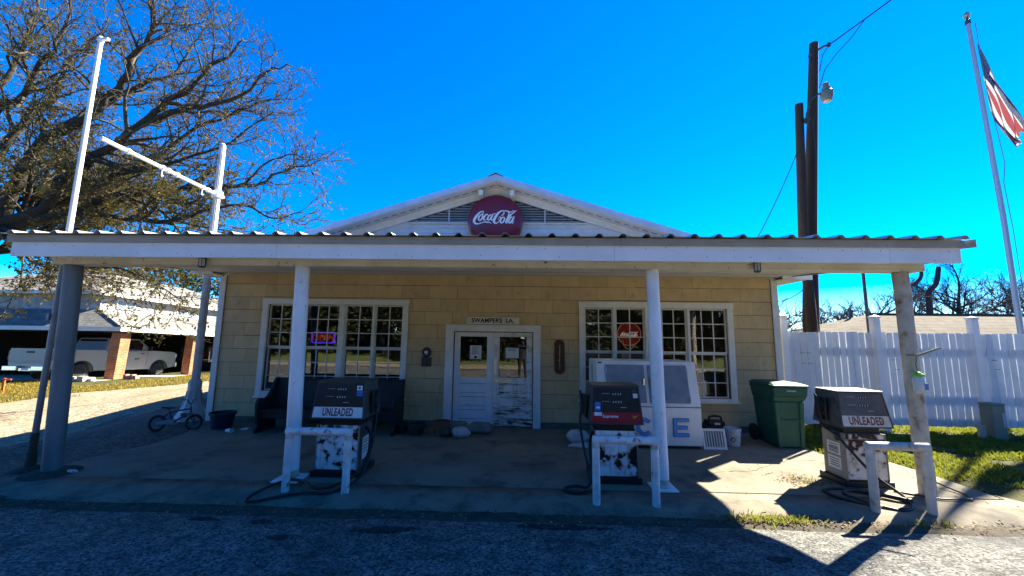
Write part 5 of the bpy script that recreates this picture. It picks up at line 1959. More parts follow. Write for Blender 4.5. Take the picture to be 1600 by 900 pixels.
fp = thing('flag_pole', 'tall grey flagpole with round finial rising beyond the fence', 'flagpole', (16.37, 13.2, 0))
b = MB()
b.tube([(9.92, 8.0, .7), (9.92, 8.0, 4.5), (9.80, 8.0, 8.94)], [.047, .044, .036], 18)
full(b).build('shaft', POLEW, fp, smooth=True)
b = MB()
b.lathe([(.046, 8.90), (.046, 8.985), (.025, 9.0), (.015, 9.06)], (9.80, 8.0, 0), 14)
full(b).build('truck_cap', DKMETAL, fp)
b = MB()
b.lathe([(.001, 9.05), (.045, 9.065), (.065, 9.11), (.045, 9.155), (.001, 9.17)], (9.80, 8.0, 0), 18)
b.lathe([(.012, 9.16), (.004, 9.23)], (9.80, 8.0, 0), 8)
full(b).build('finial', SILVER, fp, smooth=True)
b = MB()
b.tube([(9.87, 7.93, 8.88), (9.90, 7.93, 7.2), (9.97, 7.92, 6.3), (10.02, 7.92, 5.62), (9.95, 7.93, 5.2), (9.98, 7.92, 4.2), (9.99, 7.92, 1.5)], .007, 5)
full(b).build('halyard', mat('rope', (.12, .11, .12), .9), fp)

# the flag: hangs limp from its hoist, frayed at the fly
FRED, FWHT, FBLU = mat('flag_red', (.20, .04, .055), .85, (.16, .035, .045), 9), mat('flag_white', (.50, .47, .46), .85), mat('flag_blue', (.02, .03, .09), .85)
for m_, c_ in ((FRED, (.22, .05, .06)), (FWHT, (.50, .46, .44)), (FBLU, (.02, .03, .08))):
    nt = m_.node_tree
    t_ = nt.nodes.new('ShaderNodeBsdfTranslucent'); t_.inputs['Color'].default_value = (*c_, 1)
    x_ = nt.nodes.new('ShaderNodeMixShader'); x_.inputs[0].default_value = .3
    nt.links.new(nt.nodes['Principled BSDF'].outputs[0], x_.inputs[1]); nt.links.new(t_.outputs[0], x_.inputs[2])
    nt.links.new(x_.outputs[0], [n for n in nt.nodes if n.type == 'OUTPUT_MATERIAL'][0].inputs['Surface'])


def flag_pt(u, v):                                      # u along the fly, v down the hoist
    top = [(9.89, 8.42), (10.02, 8.12), (10.22, 7.62), (10.42, 7.05), (10.55, 6.62), (10.60, 6.42)]
    bot = [(9.95, 6.95), (10.0, 6.75), (10.08, 6.50), (10.16, 6.25), (10.28, 6.02), (10.40, 5.92)]

    def ev(P):
        q = min(u * 5, 4.999)
        i = int(q)
        f = q - i
        return (P[i][0] * (1 - f) + P[i + 1][0] * f, P[i][1] * (1 - f) + P[i + 1][1] * f)
    a, c_ = ev(top), ev(bot)
    f = v
    x = a[0] * (1 - f) + c_[0] * f
    z = a[1] * (1 - f) + c_[1] * f
    fold = math.sin(v * 8 + u * 4) * .06 * min(1, u * 2.4) + .05 * math.sin(v * 23 - u * 9) * u
    return Vector((x + .02 * math.sin(v * 9 + u * 6) * u, 7.97 + fold, z + (.025 * math.sin(v * 12 + 2 + u * 5)) * u))


b = MB()
NU, NV = 44, 39
for j in range(NV + 1):
    for i in range(NU + 1): b.v.append(tuple(flag_pt(i / NU, j / NV)))
for j in range(NV):
    for i in range(NU):
        u, v = i / NU, j / NV
        if u > .80 + .16 * abs(mnoise.noise(Vector((v * 9, 3, 0)))) * 2 + .05: continue
        s = int(v * 13)
        a = j * (NU + 1) + i
        b.f.append([a, a + 1, a + NU + 2, a + NU + 1]); b.a.append(.5)
        b.mi.append(2 if (u < .28 and s < 7) else (0 if s % 2 == 0 else 1))
fl = tag(full(b).build('flag', [FRED, FWHT, FBLU], smooth='all'), 'faded ragged red, white and blue striped flag hanging on the tall pole', 'flag')
b = MB()
for r_ in range(9):
    for q in range(6 if r_ % 2 == 0 else 5):
        u = .035 + (q + (.5 if r_ % 2 else 0)) * .04
        v = (r_ + 1) / 10 * 7 / 13
        p = flag_pt(u, v)
        du = (flag_pt(u + .01, v) - p).normalized()
        dv = (flag_pt(u, v + .01) - p).normalized()
        nrm = du.cross(dv).normalized()
        for sgn in (-1, 1):
            b.add([p + nrm * .004 * sgn + (du * math.cos(R(36 * k + 18)) + dv * math.sin(R(36 * k + 18))) * (.024 if k % 2 else .010) for k in range(10)], [tuple(range(10))])
full(b).build('stars', FWHT, fl)

# ------------------------------------------------------------------ utility poles, lamp and wires
b = MB()
b.tube([(6.50, 8.98, -.2), (6.55, 8.98, 2.3), (6.72, 8.98, 4.5), (7.20, 8.98, 9.26)], [.17, .16, .135, .095], 18)
up = thing('utility_pole', 'tallest dark wooden utility pole behind the fence', 'utility pole', (6.6, 8.98, 0), 'paired wooden poles behind the fence')
b.build('shaft', WOODPOLE, up, smooth=True)
b = MB()
b.tube([(7.20, 8.86, 9.0), (7.30, 8.80, 9.05), (7.42, 8.78, 9.06)], .025, 6)
b.lathe([(.03, 0), (.045, .05), (.03, .1)], (7.40, 8.78, 9.02), 8)
b.box(7.06, 7.10, 8.92, 9.02, 8.9, 8.97)
b.build('insulator', DKMETAL, up)
b = MB()
b.tube([(6.46, 8.78, -.2), (6.40, 8.78, 4.3), (6.56, 8.78, 7.50)], [.105, .10, .085], 14)
u2 = thing('short_utility_pole', 'shorter dark wooden pole propped against the tallest utility pole', 'utility pole', (6.46, 8.78, 0), 'paired wooden poles behind the fence')
b.build('shaft', WOODPOLE, u2, smooth=True)
sl_ = thing('street_lamp', 'hooded security lamp on a curved arm from the utility poles', 'street lamp', (7.0, 8.6, 7.75))
b = MB()
b.tube([(6.60, 8.68, 6.95), (6.61, 8.62, 7.2), (6.70, 8.60, 7.50), (6.84, 8.58, 7.62), (6.98, 8.56, 7.66)], .020, 8)
b.box(6.57, 6.67, 8.62, 8.70, 6.98, 7.08)
b.build('arm', DKMETAL, sl_, smooth=True)
LS = .72
b = MB()
b.lathe([(r_ * LS, 7.62 + (z_ - 7.7) * LS) for r_, z_ in [(.06, 8.08), (.085, 8.06), (.09, 7.92), (.12, 7.90), (.12, 7.82), (.17, 7.78), (.185, 7.76), (.165, 7.58), (.13, 7.46), (.10, 7.44)]], (7.04, 8.55, 0), 20)
b.build('lamp_head', mat('lamp_grey', (.10, .11, .10), .5, (.15, .15, .135), 6), sl_, smooth=True)
b = MB()
b.lathe([(r_ * LS, 7.62 + (z_ - 7.7) * LS) for r_, z_ in [(.001, 7.40), (.07, 7.42), (.11, 7.445), (.11, 7.455), (.001, 7.456)]], (7.04, 8.55, 0), 18)
b.build('lens', mat('lamp_lens', (.5, .46, .38), .3), sl_, smooth=True)


def wire(pts, r, label):
    b = MB()
    b.tube(pts, r, 5)
    return tag(b.build('overhead_wire', mat('wire_black', (.02, .02, .025), .7)), label, 'wire')


def sag(a, c_, d, n=14):
    a, c_ = Vector(a), Vector(c_)
    return [a.lerp(c_, i / n) - Vector((0, 0, 4 * d * (i / n) * (1 - i / n))) for i in range(n + 1)]


wire(sag((7.40, 8.78, 9.06), (14.0, 1.0, 13.8), .35), .016, 'twisted overhead wire rising from the tallest utility pole')
wire([(7.20, 8.88, 8.45), (7.24, 8.80, 8.8), (7.36, 8.74, 9.02), (7.5, 8.66, 9.10), (7.62, 8.52, 9.17)], .010, 'slack loop of cable near the top of the tallest pole')
wire([(7.16, 8.88, 8.0), (7.26, 8.80, 8.42), (7.45, 8.68, 8.72), (7.66, 8.45, 8.98), (7.84, 8.26, 9.29)], .010, 'lower slack loop of cable beside the tallest pole')
wire(sag((6.53, 8.68, 6.65), (5.3, 9.6, 3.55), .2), .010, 'thin wire sloping from the shorter pole to the store roof')
wire([(6.74, 8.64, 7.1), (6.76, 8.66, 6.2), (6.62, 8.66, 4.6)], .008, 'thin cable hanging down between the two poles')
wire(sag((6.45, 8.9, 3.1), (5.7, 9.3, 2.85), .16), .010, 'low drooping wire between the tallest pole and the store eave')
tp = MB()
tp.tube([(8.19, 9.4, -.1), (8.19, 9.4, 3.95)], .035, 10)
tag(tp.build('steel_mast', DKMETAL), 'thin dark steel mast rising behind the fence', 'mast')

# ------------------------------------------------------------------ neighbour's house with carport, on the left
ho = thing('neighbour_house', 'white two-storey house with pale hipped roof and brick-pillared carport', 'house', (-19.6, 18.3, -.36))
ORIG[ho.name] = Vector((0, 0, 0))                        # local: near pillar at the origin, x right, y away
EX, EY, EZ = .55, -.62, 2.28                             # carport eave corner


def brick_pillar(x, y):
    b = MB()
    b.box(x - .24, x + .24, y - .24, y + .24, -.3, 2.18)
    b.build('brick_pillar', BRICK, ho, bevel=.01)


for x, y in ((0, 0), (0, 4.15), (0, 8.6)): brick_pillar(x, y)
b = MB()
b.box(-14, .30, -1.15, 11, -.35, -.02)
b.build('carport_floor', mat('pale_concrete', (.42, .39, .33), .9, (.34, .31, .26), 2), ho)
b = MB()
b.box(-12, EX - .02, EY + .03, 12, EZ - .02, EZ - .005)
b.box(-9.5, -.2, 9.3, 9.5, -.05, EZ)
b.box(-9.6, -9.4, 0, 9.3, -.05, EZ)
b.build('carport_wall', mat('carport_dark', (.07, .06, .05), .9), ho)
b = MB()
HX, HY, HZ = -1.95, .45, 3.36                            # where the hip meets the upper wall
b.add([(EX, EY, EZ + .16), (EX, 12, EZ + .16), (HX, 12, HZ), (HX, HY, HZ)], [(0, 1, 2, 3)])
b.add([(EX, EY, EZ + .16), (HX, HY, HZ), (-14, HY, HZ), (-14, EY, EZ + .16)], [(0, 1, 2, 3)])
b.add([(EX, EY, EZ + .15), (EX, 12, EZ + .15), (HX, 12, HZ - .02), (HX, HY, HZ - .02)], [(0, 3, 2, 1)])
b.add([(EX, EY, EZ + .15), (HX, HY, HZ - .02), (-14, HY, HZ - .02), (-14, EY, EZ + .15)], [(0, 3, 2, 1)])
lowr = b.build('lower_roof', SHINGW, ho)
b = MB()
b.tube([(EX, EY, EZ + .165), (HX, HY, HZ + .005)], .035, 6)
b.build('hip_ridge', SHINGW, lowr)
b = MB()
b.box(EX - .02, EX + .02, EY, 12, EZ - .04, EZ + .155)
b.box(-14, EX - .021, EY - .02, EY + .02, EZ - .04, EZ + .155)
b.build('fascia', WHITE, ho)
b = MB()
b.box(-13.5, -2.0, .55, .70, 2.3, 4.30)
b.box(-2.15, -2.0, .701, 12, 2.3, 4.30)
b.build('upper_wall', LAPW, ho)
b = MB()
UX, UY, UZ = -1.65, .05, 4.26
b.add([(UX, UY, UZ), (UX, 12.3, UZ), (-5.2, 8.8, UZ + 1.55), (-5.2, 3.6, UZ + 1.55)], [(0, 1, 2, 3)])
b.add([(UX, UY, UZ), (-5.2, 3.6, UZ + 1.55), (-9.5, 3.6, UZ + 1.55), (-13.8, UY, UZ)], [(0, 1, 2, 3)])
b.add([(UX, 12.3, UZ), (-13.8, 12.3, UZ), (-9.5, 8.8, UZ + 1.55), (-5.2, 8.8, UZ + 1.55)], [(0, 1, 2, 3)])
b.add([(-13.8, UY, UZ), (-9.5, 3.6, UZ + 1.55), (-9.5, 8.8, UZ + 1.55), (-13.8, 12.3, UZ)], [(0, 1, 2, 3)])
b.add([(-9.5, 3.6, UZ + 1.55), (-5.2, 3.6, UZ + 1.55), (-5.2, 8.8, UZ + 1.55), (-9.5, 8.8, UZ + 1.55)], [(0, 1, 2, 3)])
b.add([(UX, UY, UZ - .03), (UX, 12.3, UZ - .03), (-13.8, 12.3, UZ - .03), (-13.8, UY, UZ - .03)], [(3, 2, 1, 0)])
b.build('upper_roof', SHINGW, ho)
b = MB()
b.box(UX - .01, UX + .03, UY, 12.3, UZ - .16, UZ + .01)
b.box(-13.8, UX - .011, UY - .03, UY + .01, UZ - .16, UZ + .01)
b.build('upper_fascia', WHITE, ho)
for y0, y1 in ((4.9, 6.4), (1.3, 2.3)):
    b = MB()
    for q in ((y0, y1, 3.50, 3.55), (y0, y1, 3.97, 4.03)): b.box(-1.998, -1.95, q[0], q[1], q[2], q[3])
    for y in (y0, (y0 + y1) / 2 - .025, y1 - .05): b.box(-1.998, -1.952, y, y + .05, 3.551, 3.969)
    w = b.build('window', WHITE, ho)
    b = MB()
    b.box(-1.999, -1.975, y0 + .05, y1 - .05, 3.55, 3.97)
    b.build('pane', mat('far_glass', (.16, .20, .26), .1, spec=.8), w)
ho.location = (-19.6, 18.3, -.36)
ho.rotation_euler = (R(-2.4), 0, 0)
b = MB()
b.lathe([(.001, -.02), (.2, .0), (.22, .10), (.15, .16), (.001, .17)], (0, 0, 0), 7)
for k in range(5):
    a = k * 1.3
    b.box(math.cos(a) * .35 - .15, math.cos(a) * .35 + .15, math.sin(a) * .2 - .1, math.sin(a) * .2 + .1, 0.001 * k, .10 + .03 * k)
b.v = [(q[0] - 19.85, q[1] + 17.2, q[2] - .34) for q in b.v]
tag(b.build('rubble_pile', mat('pale_stone', (.45, .42, .37), .9)), 'low heap of pale stones at the nearer brick pillar', 'stones')
b = MB()
for k in range(4): b.box(-19.0 + .16 * k, -18.86 + .16 * k, 18.15, 18.35, -.38 + .03 * (k % 2), -.14 - .05 * (k % 2))
tag(b.build('stacked_bricks', mat('red_brick', (.30, .075, .04), .9, (.45, .33, .28), 20)), 'few red and pink bricks on the grass beside the nearer pillar', 'bricks')
b = MB()
b.box(-18.53, -18.44, 13.50, 13.53, -.36, .17)
b.box(-18.46, -18.22, 13.495, 13.525, .11, .15, )
st_ = tag(b.build('survey_stake', mat('stake_orange', (.75, .13, .02), .6)), 'small bright orange stake in the grass by the carport', 'stake')
# cluttered trailer in the far bay
tr = thing('utility_trailer', 'dark cluttered trailer parked in the far carport bay', 'trailer', (-20.6, 25.0, -.5))
b = MB()
b.box(-21.8, -19.9, 24.2, 25.9, .05, .18)
for x in (-21.75, -19.95):
    for y in (24.25, 25.0, 25.85): b.box(x - .03, x + .03, y - .03, y + .03, .18, .85)
    b.box(x - .03, x + .03, 24.2, 25.9, .85, .90)
b.build('bed', DKMETAL, tr)
for x in (-21.85, -19.85):
    b = MB()
    b.lathe([(.1, -.1), (.30, -.1), (.33, -.06), (.33, .06), (.30, .1), (.1, .1)], (x, 25.0, -.22), 20, Matrix.Rotation(R(90), 4, 'Y'))
    b.build('wheel', RUBBER, tr, smooth=True)
b = MB()
b.lathe([(.28, 0), (.30, .05), (.30, .75), (.2, .85)], (-20.5, 25.2, .2), 14)
b.box(-21.5, -20.9, 24.5, 25.4, .2, .7)
b.build('load', mat('load_brown', (.09, .06, .045), .8), tr)

# ------------------------------------------------------------------ pickup truck in the carport
tk = thing('pickup_truck', 'white crew-cab pickup truck parked inside the carport', 'pickup truck', (-20.1, 17.3, -.2))
ORIG[tk.name] = Vector((0, 0, 0))                        # local: rear axle at y=0, nose towards +y, right side at x=0
WD = 2.0


def tk_prism(poly, x0, x1): 
    b = MB()
    b.prism(poly, x0, x1, 'x')
    return b


lower = [(-1.20, .62), (-1.16, .52), (-.56, .48)]
def arch(cy, r=.50, n=9): return [(cy + r * math.cos(math.pi - math.pi * k / n), .40 + r * math.sin(math.pi * k / n) * .98) for k in range(n + 1)]
body = [(-1.20, .56), (-.55, .46)] + arch(0) + [(.55, .44), (3.33, .44)] + arch(3.88) + [(4.42, .46), (4.80, .50), (4.90, .62), (4.90, 1.14), (4.82, 1.32), (4.55, 1.38), (3.40, 1.43), (1.0, 1.36), (.95, 1.44), (-1.20, 1.44)]
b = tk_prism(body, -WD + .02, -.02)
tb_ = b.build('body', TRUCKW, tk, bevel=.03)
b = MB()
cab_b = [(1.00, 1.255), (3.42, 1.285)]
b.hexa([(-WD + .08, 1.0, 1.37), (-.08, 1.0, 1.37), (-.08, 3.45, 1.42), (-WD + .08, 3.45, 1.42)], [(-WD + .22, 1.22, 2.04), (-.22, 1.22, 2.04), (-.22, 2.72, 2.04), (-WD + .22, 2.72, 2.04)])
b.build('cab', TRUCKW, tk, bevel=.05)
for s in (0, 1):                                        # side glass
    b = MB()
    def sx(z): return (-.08 - (z - 1.38) / .64 * .14) if s == 0 else (-WD + .08 + (z - 1.38) / .64 * .14)
    off = .006 if s == 0 else -.006
    for (ya, yb, yc, yd) in ((1.20, 2.02, 2.02, 1.30), (2.12, 3.18, 2.70, 2.12)):
        z0_, z1_ = 1.45, 1.96
        vs_ = [(sx(z0_) + off, ya, z0_), (sx(z0_) + off, yb, z0_), (sx(z1_) + off, yc, z1_), (sx(z1_) + off, yd, z1_)]
        vs2 = [(q[0] - off * 1.6, q[1], q[2]) for q in vs_]
        b.hexa(vs_, vs2)
    b.build('window', DKGLASS, tk)
b = MB()
b.hexa([(-WD + .2, 3.40, 1.435), (-.2, 3.40, 1.435), (-.2, 3.36, 1.435), (-WD + .2, 3.36, 1.435)], [(-WD + .30, 2.78, 2.0), (-.30, 2.78, 2.0), (-.30, 2.74, 2.0), (-WD + .30, 2.74, 2.0)])
b.build('windscreen', DKGLASS, tk)
b = MB()
b.hexa([(-WD + .25, 1.05, 1.48), (-.25, 1.05, 1.48), (-.25, 1.09, 1.48), (-WD + .25, 1.09, 1.48)], [(-WD + .32, 1.19, 1.96), (-.32, 1.19, 1.96), (-.32, 1.23, 1.96), (-WD + .32, 1.23, 1.96)])
b.build('rear_window', DKGLASS, tk)
b = MB()
b.box(-WD + .06, -.06, -1.235, -1.203, .80, 1.45)
b.box(-WD + .2, -.2, -1.25, -1.236, .84, .88)
b.build('tailgate', mat('truck_rear_paint', (.30, .30, .30), .35), tk, bevel=.012)
b = MB()
b.box(-WD / 2 - .16, -WD / 2 + .16, -1.262, -1.237, 1.26, 1.34)
b.build('tailgate_handle', BLACK, tk)
b = MB()
b.box(-WD + .02, -WD / 2 - .32, -1.38, -1.205, .50, .70)
b.box(-WD / 2 + .32, -.02, -1.38, -1.205, .50, .70)
b.box(-WD / 2 - .319, -WD / 2 + .319, -1.33, -1.205, .48, .62)
b.build('rear_bumper', CHROME, tk, bevel=.02)
b = MB()
b.box(-WD / 2 - .15, -WD / 2 + .15, -1.340, -1.332, .52, .62)
b.build('number_plate', LABELW, tk)
for x in (-WD + .03, -.03):
    b = MB()
    b.box(x - .045, x + .045, -1.225, -1.10, .95, 1.38)
    b.build('tail_light', mat('tail_red', (.25, .01, .01), .3), tk, bevel=.01)
for x, s in ((-.02, 1), (-WD + .02, -1)):
    for y in (0, 3.88):
        b = MB()
        Mx_ = Matrix.Rotation(R(90 * s), 4, 'Y')
        cx_ = x - s * .16
        b.lathe([(.22, -.12), (.38, -.12), (.405, -.08), (.405, .08), (.38, .125), (.255, .13)], (cx_, y, .405), 28, Mx_)
        w = b.build('wheel', RUBBER, tk, smooth=True)
        b = MB()
        b.lathe([(.001, .10), (.09, .12), (.10, .07), (.22, .085), (.255, .131), (.24, .12)], (cx_, y, .405), 28, Mx_)
        rim = b.build('rim', RIMM, w, smooth=True)
        b = MB()
        b.tube([(x + s * .004, y + .50 * math.cos(math.pi * q / 14), .41 + .49 * math.sin(math.pi * q / 14)) for q in range(15)], .028, 6)
        b.build('wheel_arch', BLACK, tk)
b = MB()
b.hexa([(-.02, 3.05, 1.42), (.20, 3.05, 1.42), (.20, 3.15, 1.42), (-.02, 3.15, 1.42)], [(.02, 3.05, 1.66), (.22, 3.05, 1.66), (.22, 3.14, 1.66), (.02, 3.14, 1.66)])
b.build('door_mirror', BLACK, tk, bevel=.02)
for y in (1.85, 2.95):
    b = MB()
    b.box(-.02, .015, y - .22, y - .06, 1.24, 1.27)
    b.build('door_handle', BLACK, tk)
b = MB()
for y in (1.06, 2.05, 3.12): b.box(-.0215, -.0185, y - .006, y + .006, .60, 1.35)
b.build('door_seam', BLACK, tk)
b = MB()
b.box(-.0205, -.0175, 2.42, 2.66, .93, .955)
b.box(-.0205, -.0175, 2.44, 2.56, .98, 1.03)
b.prism([(2.58, .975), (2.68, .975), (2.68, 1.06), (2.62, 1.04)], -.0205, -.0175, 'x')
b.build('door_emblem', INK, tk)
b = MB()
b.box(-.42, .0, 4.80, 4.92, 1.04, 1.26)
b.build('headlight', mat('headlamp', (.6, .6, .6), .15, spec=.8), tk, bevel=.02)
b = MB()
b.box(-WD + .05, -.0, 4.88, 5.0, .50, .78)
b.build('front_bumper', CHROME, tk, bevel=.03)
tk.location = (-20.95, 18.0, -.46)
tk.scale = (1.02, 1.02, 1.02)
tk.rotation_euler = (R(-2.6), 0, 0)


# ------------------------------------------------------------------ trees
def branch_path(p, d, L, seg, wob, up):
    pts = [Vector(p)]
    d = Vector(d).normalized()
    for _ in range(seg):
        d = (d + Vector((random.gauss(0, wob), random.gauss(0, wob), random.gauss(0, wob) + up))).normalized()
        pts.append(pts[-1] + d * L / seg)
    return pts


def side_dir(t, lo=.5, hi=1.1):
    t = t.normalized()
    o = t.orthogonal().normalized()
    o = Matrix.Rotation(random.uniform(0, 6.283), 3, t) @ o
    a = random.uniform(lo, hi)
    return t * math.cos(a) + o * math.sin(a)


def at_path(pts, f):
    q = f * (len(pts) - 1)
    i = min(int(q), len(pts) - 2)
    return pts[i].lerp(pts[i + 1], q - i), pts[i + 1] - pts[i]


def plen(pts): return sum((a - c_).length for a, c_ in zip(pts, pts[1:]))


def smooth_path(P, n=4):
    P = [Vector(p) for p in P]
    out = []
    for i in range(len(P) - 1):
        p0, p1, p2, p3 = P[max(i - 1, 0)], P[i], P[i + 1], P[min(i + 2, len(P) - 1)]
        for j in range(n):
            q = j / n
            out.append(.5 * (2 * p1 + (p2 - p0) * q + (2 * p0 - 5 * p1 + 4 * p2 - p3) * q * q + (3 * p1 - p0 - 3 * p2 + p3) * q ** 3))
    out.append(P[-1])
    return out


def leaf(b, p, s):
    u = Vector((random.gauss(0, 1), random.gauss(0, 1), random.gauss(0, 1))).normalized()
    v = u.orthogonal().normalized()
    b.val = random.random()
    b.add([p, p + u * s * .5 + v * s * .28, p + u * s, p + u * s * .5 - v * s * .28], [(0, 1, 2, 3)])


_nt = OAKLEAF.node_tree
_t = _nt.nodes.new('ShaderNodeBsdfTranslucent')
_t.inputs['Color'].default_value = (.34, .26, .035, 1)
_x = _nt.nodes.new('ShaderNodeMixShader')
_x.inputs[0].default_value = .3
_nt.links.new(_nt.nodes['Principled BSDF'].outputs[0], _x.inputs[1])
_nt.links.new(_t.outputs[0], _x.inputs[2])
_nt.links.new(_x.outputs[0], [n for n in _nt.nodes if n.type == 'OUTPUT_MATERIAL'][0].inputs['Surface'])
OAK = [
  ([(-17.94,12.3,5.36),(-17.49,12.2,6.94),(-16.86,12.1,8.14),(-16.3,12.0,8.6),(-15.04,11.9,9.06),(-14.24,11.8,9.83),(-13.72,11.7,10.39),(-13.31,11.6,11.04),(-12.89,11.5,11.59),(-12.53,11.4,12.24),(-12.69,11.3,13.01),(-12.91,11.2,13.55)], 0.3, 0.04),
  ([(-16.57,12.2,8.71),(-15.83,12.43,9.49),(-15.05,12.66,10.29),(-14.31,12.89,11.01),(-13.5,13.11,11.58),(-13.27,13.34,12.53),(-13.02,13.57,13.57),(-13.07,13.8,14.28)], 0.17, 0.025),
  ([(-17.96,12.3,5.46),(-16.44,12.23,5.99),(-15.71,12.16,6.93),(-14.75,12.09,7.72),(-13.77,12.02,8.4),(-12.89,11.95,9.08),(-12.1,11.88,9.66),(-11.3,11.81,10.13),(-10.73,11.74,10.81),(-9.84,11.67,11.39),(-9.64,11.6,11.86)], 0.3, 0.03),
  ([(-12.84,11.9,9.05),(-11.54,11.75,9.32),(-10.44,11.6,9.37),(-9.48,11.45,9.57),(-8.75,11.3,9.96),(-8.12,11.15,10.35),(-7.47,11.0,10.33)], 0.15, 0.02),
  ([(-16.67,12.4,6.05),(-15.82,12.57,6.48),(-14.7,12.74,7.39),(-13.29,12.91,8.12),(-12.33,13.09,9.43),(-11.22,13.26,9.98),(-10.31,13.43,10.6),(-8.78,13.6,10.94)], 0.2, 0.02),
  ([(-18.08,12.4,5.38),(-15.66,12.34,5.88),(-13.88,12.29,6.53),(-12.04,12.23,6.66),(-11.0,12.17,6.74),(-9.01,12.11,6.83),(-8.04,12.06,7.3),(-6.87,12.0,7.58)], 0.26, 0.02),
  ([(-15.6,12.3,5.87),(-13.27,12.12,5.67),(-11.61,11.93,5.48),(-10.52,11.75,5.76),(-8.9,11.57,5.94),(-7.81,11.38,5.42),(-6.82,11.2,5.59)], 0.15, 0.02),
  ([(-18.59,12.2,7.36),(-18.58,12.39,8.07),(-17.87,12.57,9.81),(-17.45,12.76,10.37),(-17.6,12.94,11.19),(-17.58,13.13,12.39),(-17.0,13.31,13.15),(-16.82,13.5,14.43)], 0.22, 0.03),
  ([(-19.04,12.2,8.61),(-18.37,12.03,9.58),(-17.39,11.87,10.0),(-16.65,11.7,11.04),(-16.08,11.53,11.33),(-15.63,11.37,12.25),(-15.33,11.2,13.16)], 0.2, 0.03),
  ([(-19.97,12.5,9.44),(-19.45,12.64,10.76),(-19.23,12.78,12.13),(-19.14,12.92,13.68),(-19.17,13.06,14.8),(-19.44,13.2,15.96)], 0.18, 0.03),
  ([(-17.79,12.2,5.33),(-16.01,12.07,4.71),(-14.85,11.93,4.03),(-13.53,11.8,3.87),(-12.24,11.67,3.77),(-11.31,11.53,3.26),(-10.4,11.4,2.81)], 0.12, 0.015),
  ([(-13.89,12.3,6.53),(-12.34,12.23,5.96),(-11.36,12.15,5.06),(-10.25,12.07,4.38),(-9.04,12.0,4.18)], 0.09, 0.015),
  ([(-14.64,12.0,7.67),(-13.26,12.16,7.34),(-11.87,12.32,7.83),(-10.64,12.48,8.33),(-9.63,12.64,9.38),(-9.05,12.8,9.86)], 0.12, 0.02),
  ([(-17.94,12.3,5.36),(-16.92,12.1,4.62),(-15.86,11.9,4.01),(-14.61,11.7,3.71),(-13.42,11.5,3.55)], 0.1, 0.015),
  ([(-9.56,12.2,6.86),(-8.43,12.0,7.68),(-7.54,11.8,7.73),(-6.62,11.6,7.1)], 0.06, 0.012),
]
random.seed(21)
oak = thing('oak_tree', 'huge spreading oak with bare twigs and few brown leaves beside the canopy', 'tree', (-21.3, 12.65, -.33))
bt, bl, bf = MB(), MB(), MB()
bt.tube(smooth_path([(-21.4, 12.7, -.5), (-21.2, 12.65, .5), (-20.9, 12.6, 2.4), (-20.0, 12.45, 4.3), (-17.95, 12.3, 5.6)]), [.72 - .016 * i for i in range(17)], 12)
LIMBS = []
for P, r0, r1 in OAK:
    pts = smooth_path(P, 3)
    n = len(pts)
    pts = [p + Vector((random.gauss(0, .03), random.gauss(0, .05), random.gauss(0, .03))) for p in pts]
    rr = [.70 * (r0 + (r1 - r0) * (i / (n - 1)) ** .75) for i in range(n)]
    bt.tube(pts, rr, 9)
    LIMBS.append((pts, rr))
for k in range(16):                                     # inner limbs filling the crown towards the trunk
    a0 = Vector((random.uniform(-20.5, -17.6), random.uniform(12.2, 13.2), random.uniform(4.4, 6.5)))
    P = branch_path(a0, (random.uniform(-.3, .9), random.uniform(-.3, 1.0), random.uniform(-.05, .9)), random.uniform(3, 6.5), 9, .13, .02)
    rr = [.085 * (1 - .85 * i / 9) + .01 for i in range(10)]
    bt.tube(P, rr, 7)
    LIMBS.append((P, rr))
NTW = 0
for pts, rr in LIMBS:
    L = plen(pts)
    n1 = int(L / .27)
    for k in range(n1):
        f = .14 + .86 * (k + random.random()) / n1
        p, t = at_path(pts, f)
        d = side_dir(t, .45, 1.15)
        d.y *= .8
        L1 = random.uniform(.7, 2.8) * (1.15 - .5 * f) * (1.0 if p.x < -10.5 else .62)
        r = max(.018, min(.070, rr[min(int(f * (len(rr) - 1)), len(rr) - 1)] * .6)) * (.6 + .17 * L1)
        p1 = branch_path(p, d, L1, 6, .16, .03)
        bl.tube(p1, [r * (1 - .75 * i / 6) for i in range(7)], 5, cap=False)
        n2 = int(L1 / .22)
        for k2 in range(n2):
            f2 = .2 + .8 * (k2 + random.random()) / n2
            q, t2 = at_path(p1, f2)
            L2 = random.uniform(.3, 1.1) * (1.2 - .5 * f2)
            p2 = branch_path(q, side_dir(t2, .4, 1.1), L2, 3, .2, .04)
            bl.tube(p2, [.015, .011, .008, .005], 4, cap=False)
            for k3 in range(int(L2 / .15)):
                f3 = random.uniform(.25, 1)
                w, t3 = at_path(p2, f3)
                p3 = branch_path(w, side_dir(t3, .3, 1.0), random.uniform(.12, .38), 1, .1, .02)
                bl.tube(p3, [.0055, .003], 3, cap=False)
                NTW += 1
                low = (.55 if p3[-1].z < 3.9 else 1.25) if p3[-1].z < 6.4 else (.8 if p3[-1].z < 7.8 else .30)
                if p3[-1].x > -9.5: low *= .3
                if p3[-1].x < -15: low = min(1, low * 1.5)
                for _ in range(7):
                    if random.random() < low * .8: leaf(bf, p3[-1].lerp(p3[0], random.random()) + Vector((random.gauss(0, .045), random.gauss(0, .045), random.gauss(0, .045))), random.uniform(.05, .12))
bt.build('trunk', BARK, oak, smooth='all')
bl.build('crown', TWIG, oak)
lf = bf.build('leaves', OAKLEAF, oak, attr=True)
lf["kind"] = "stuff"
print('oak twigs', NTW, 'leaves', len(bf.f))


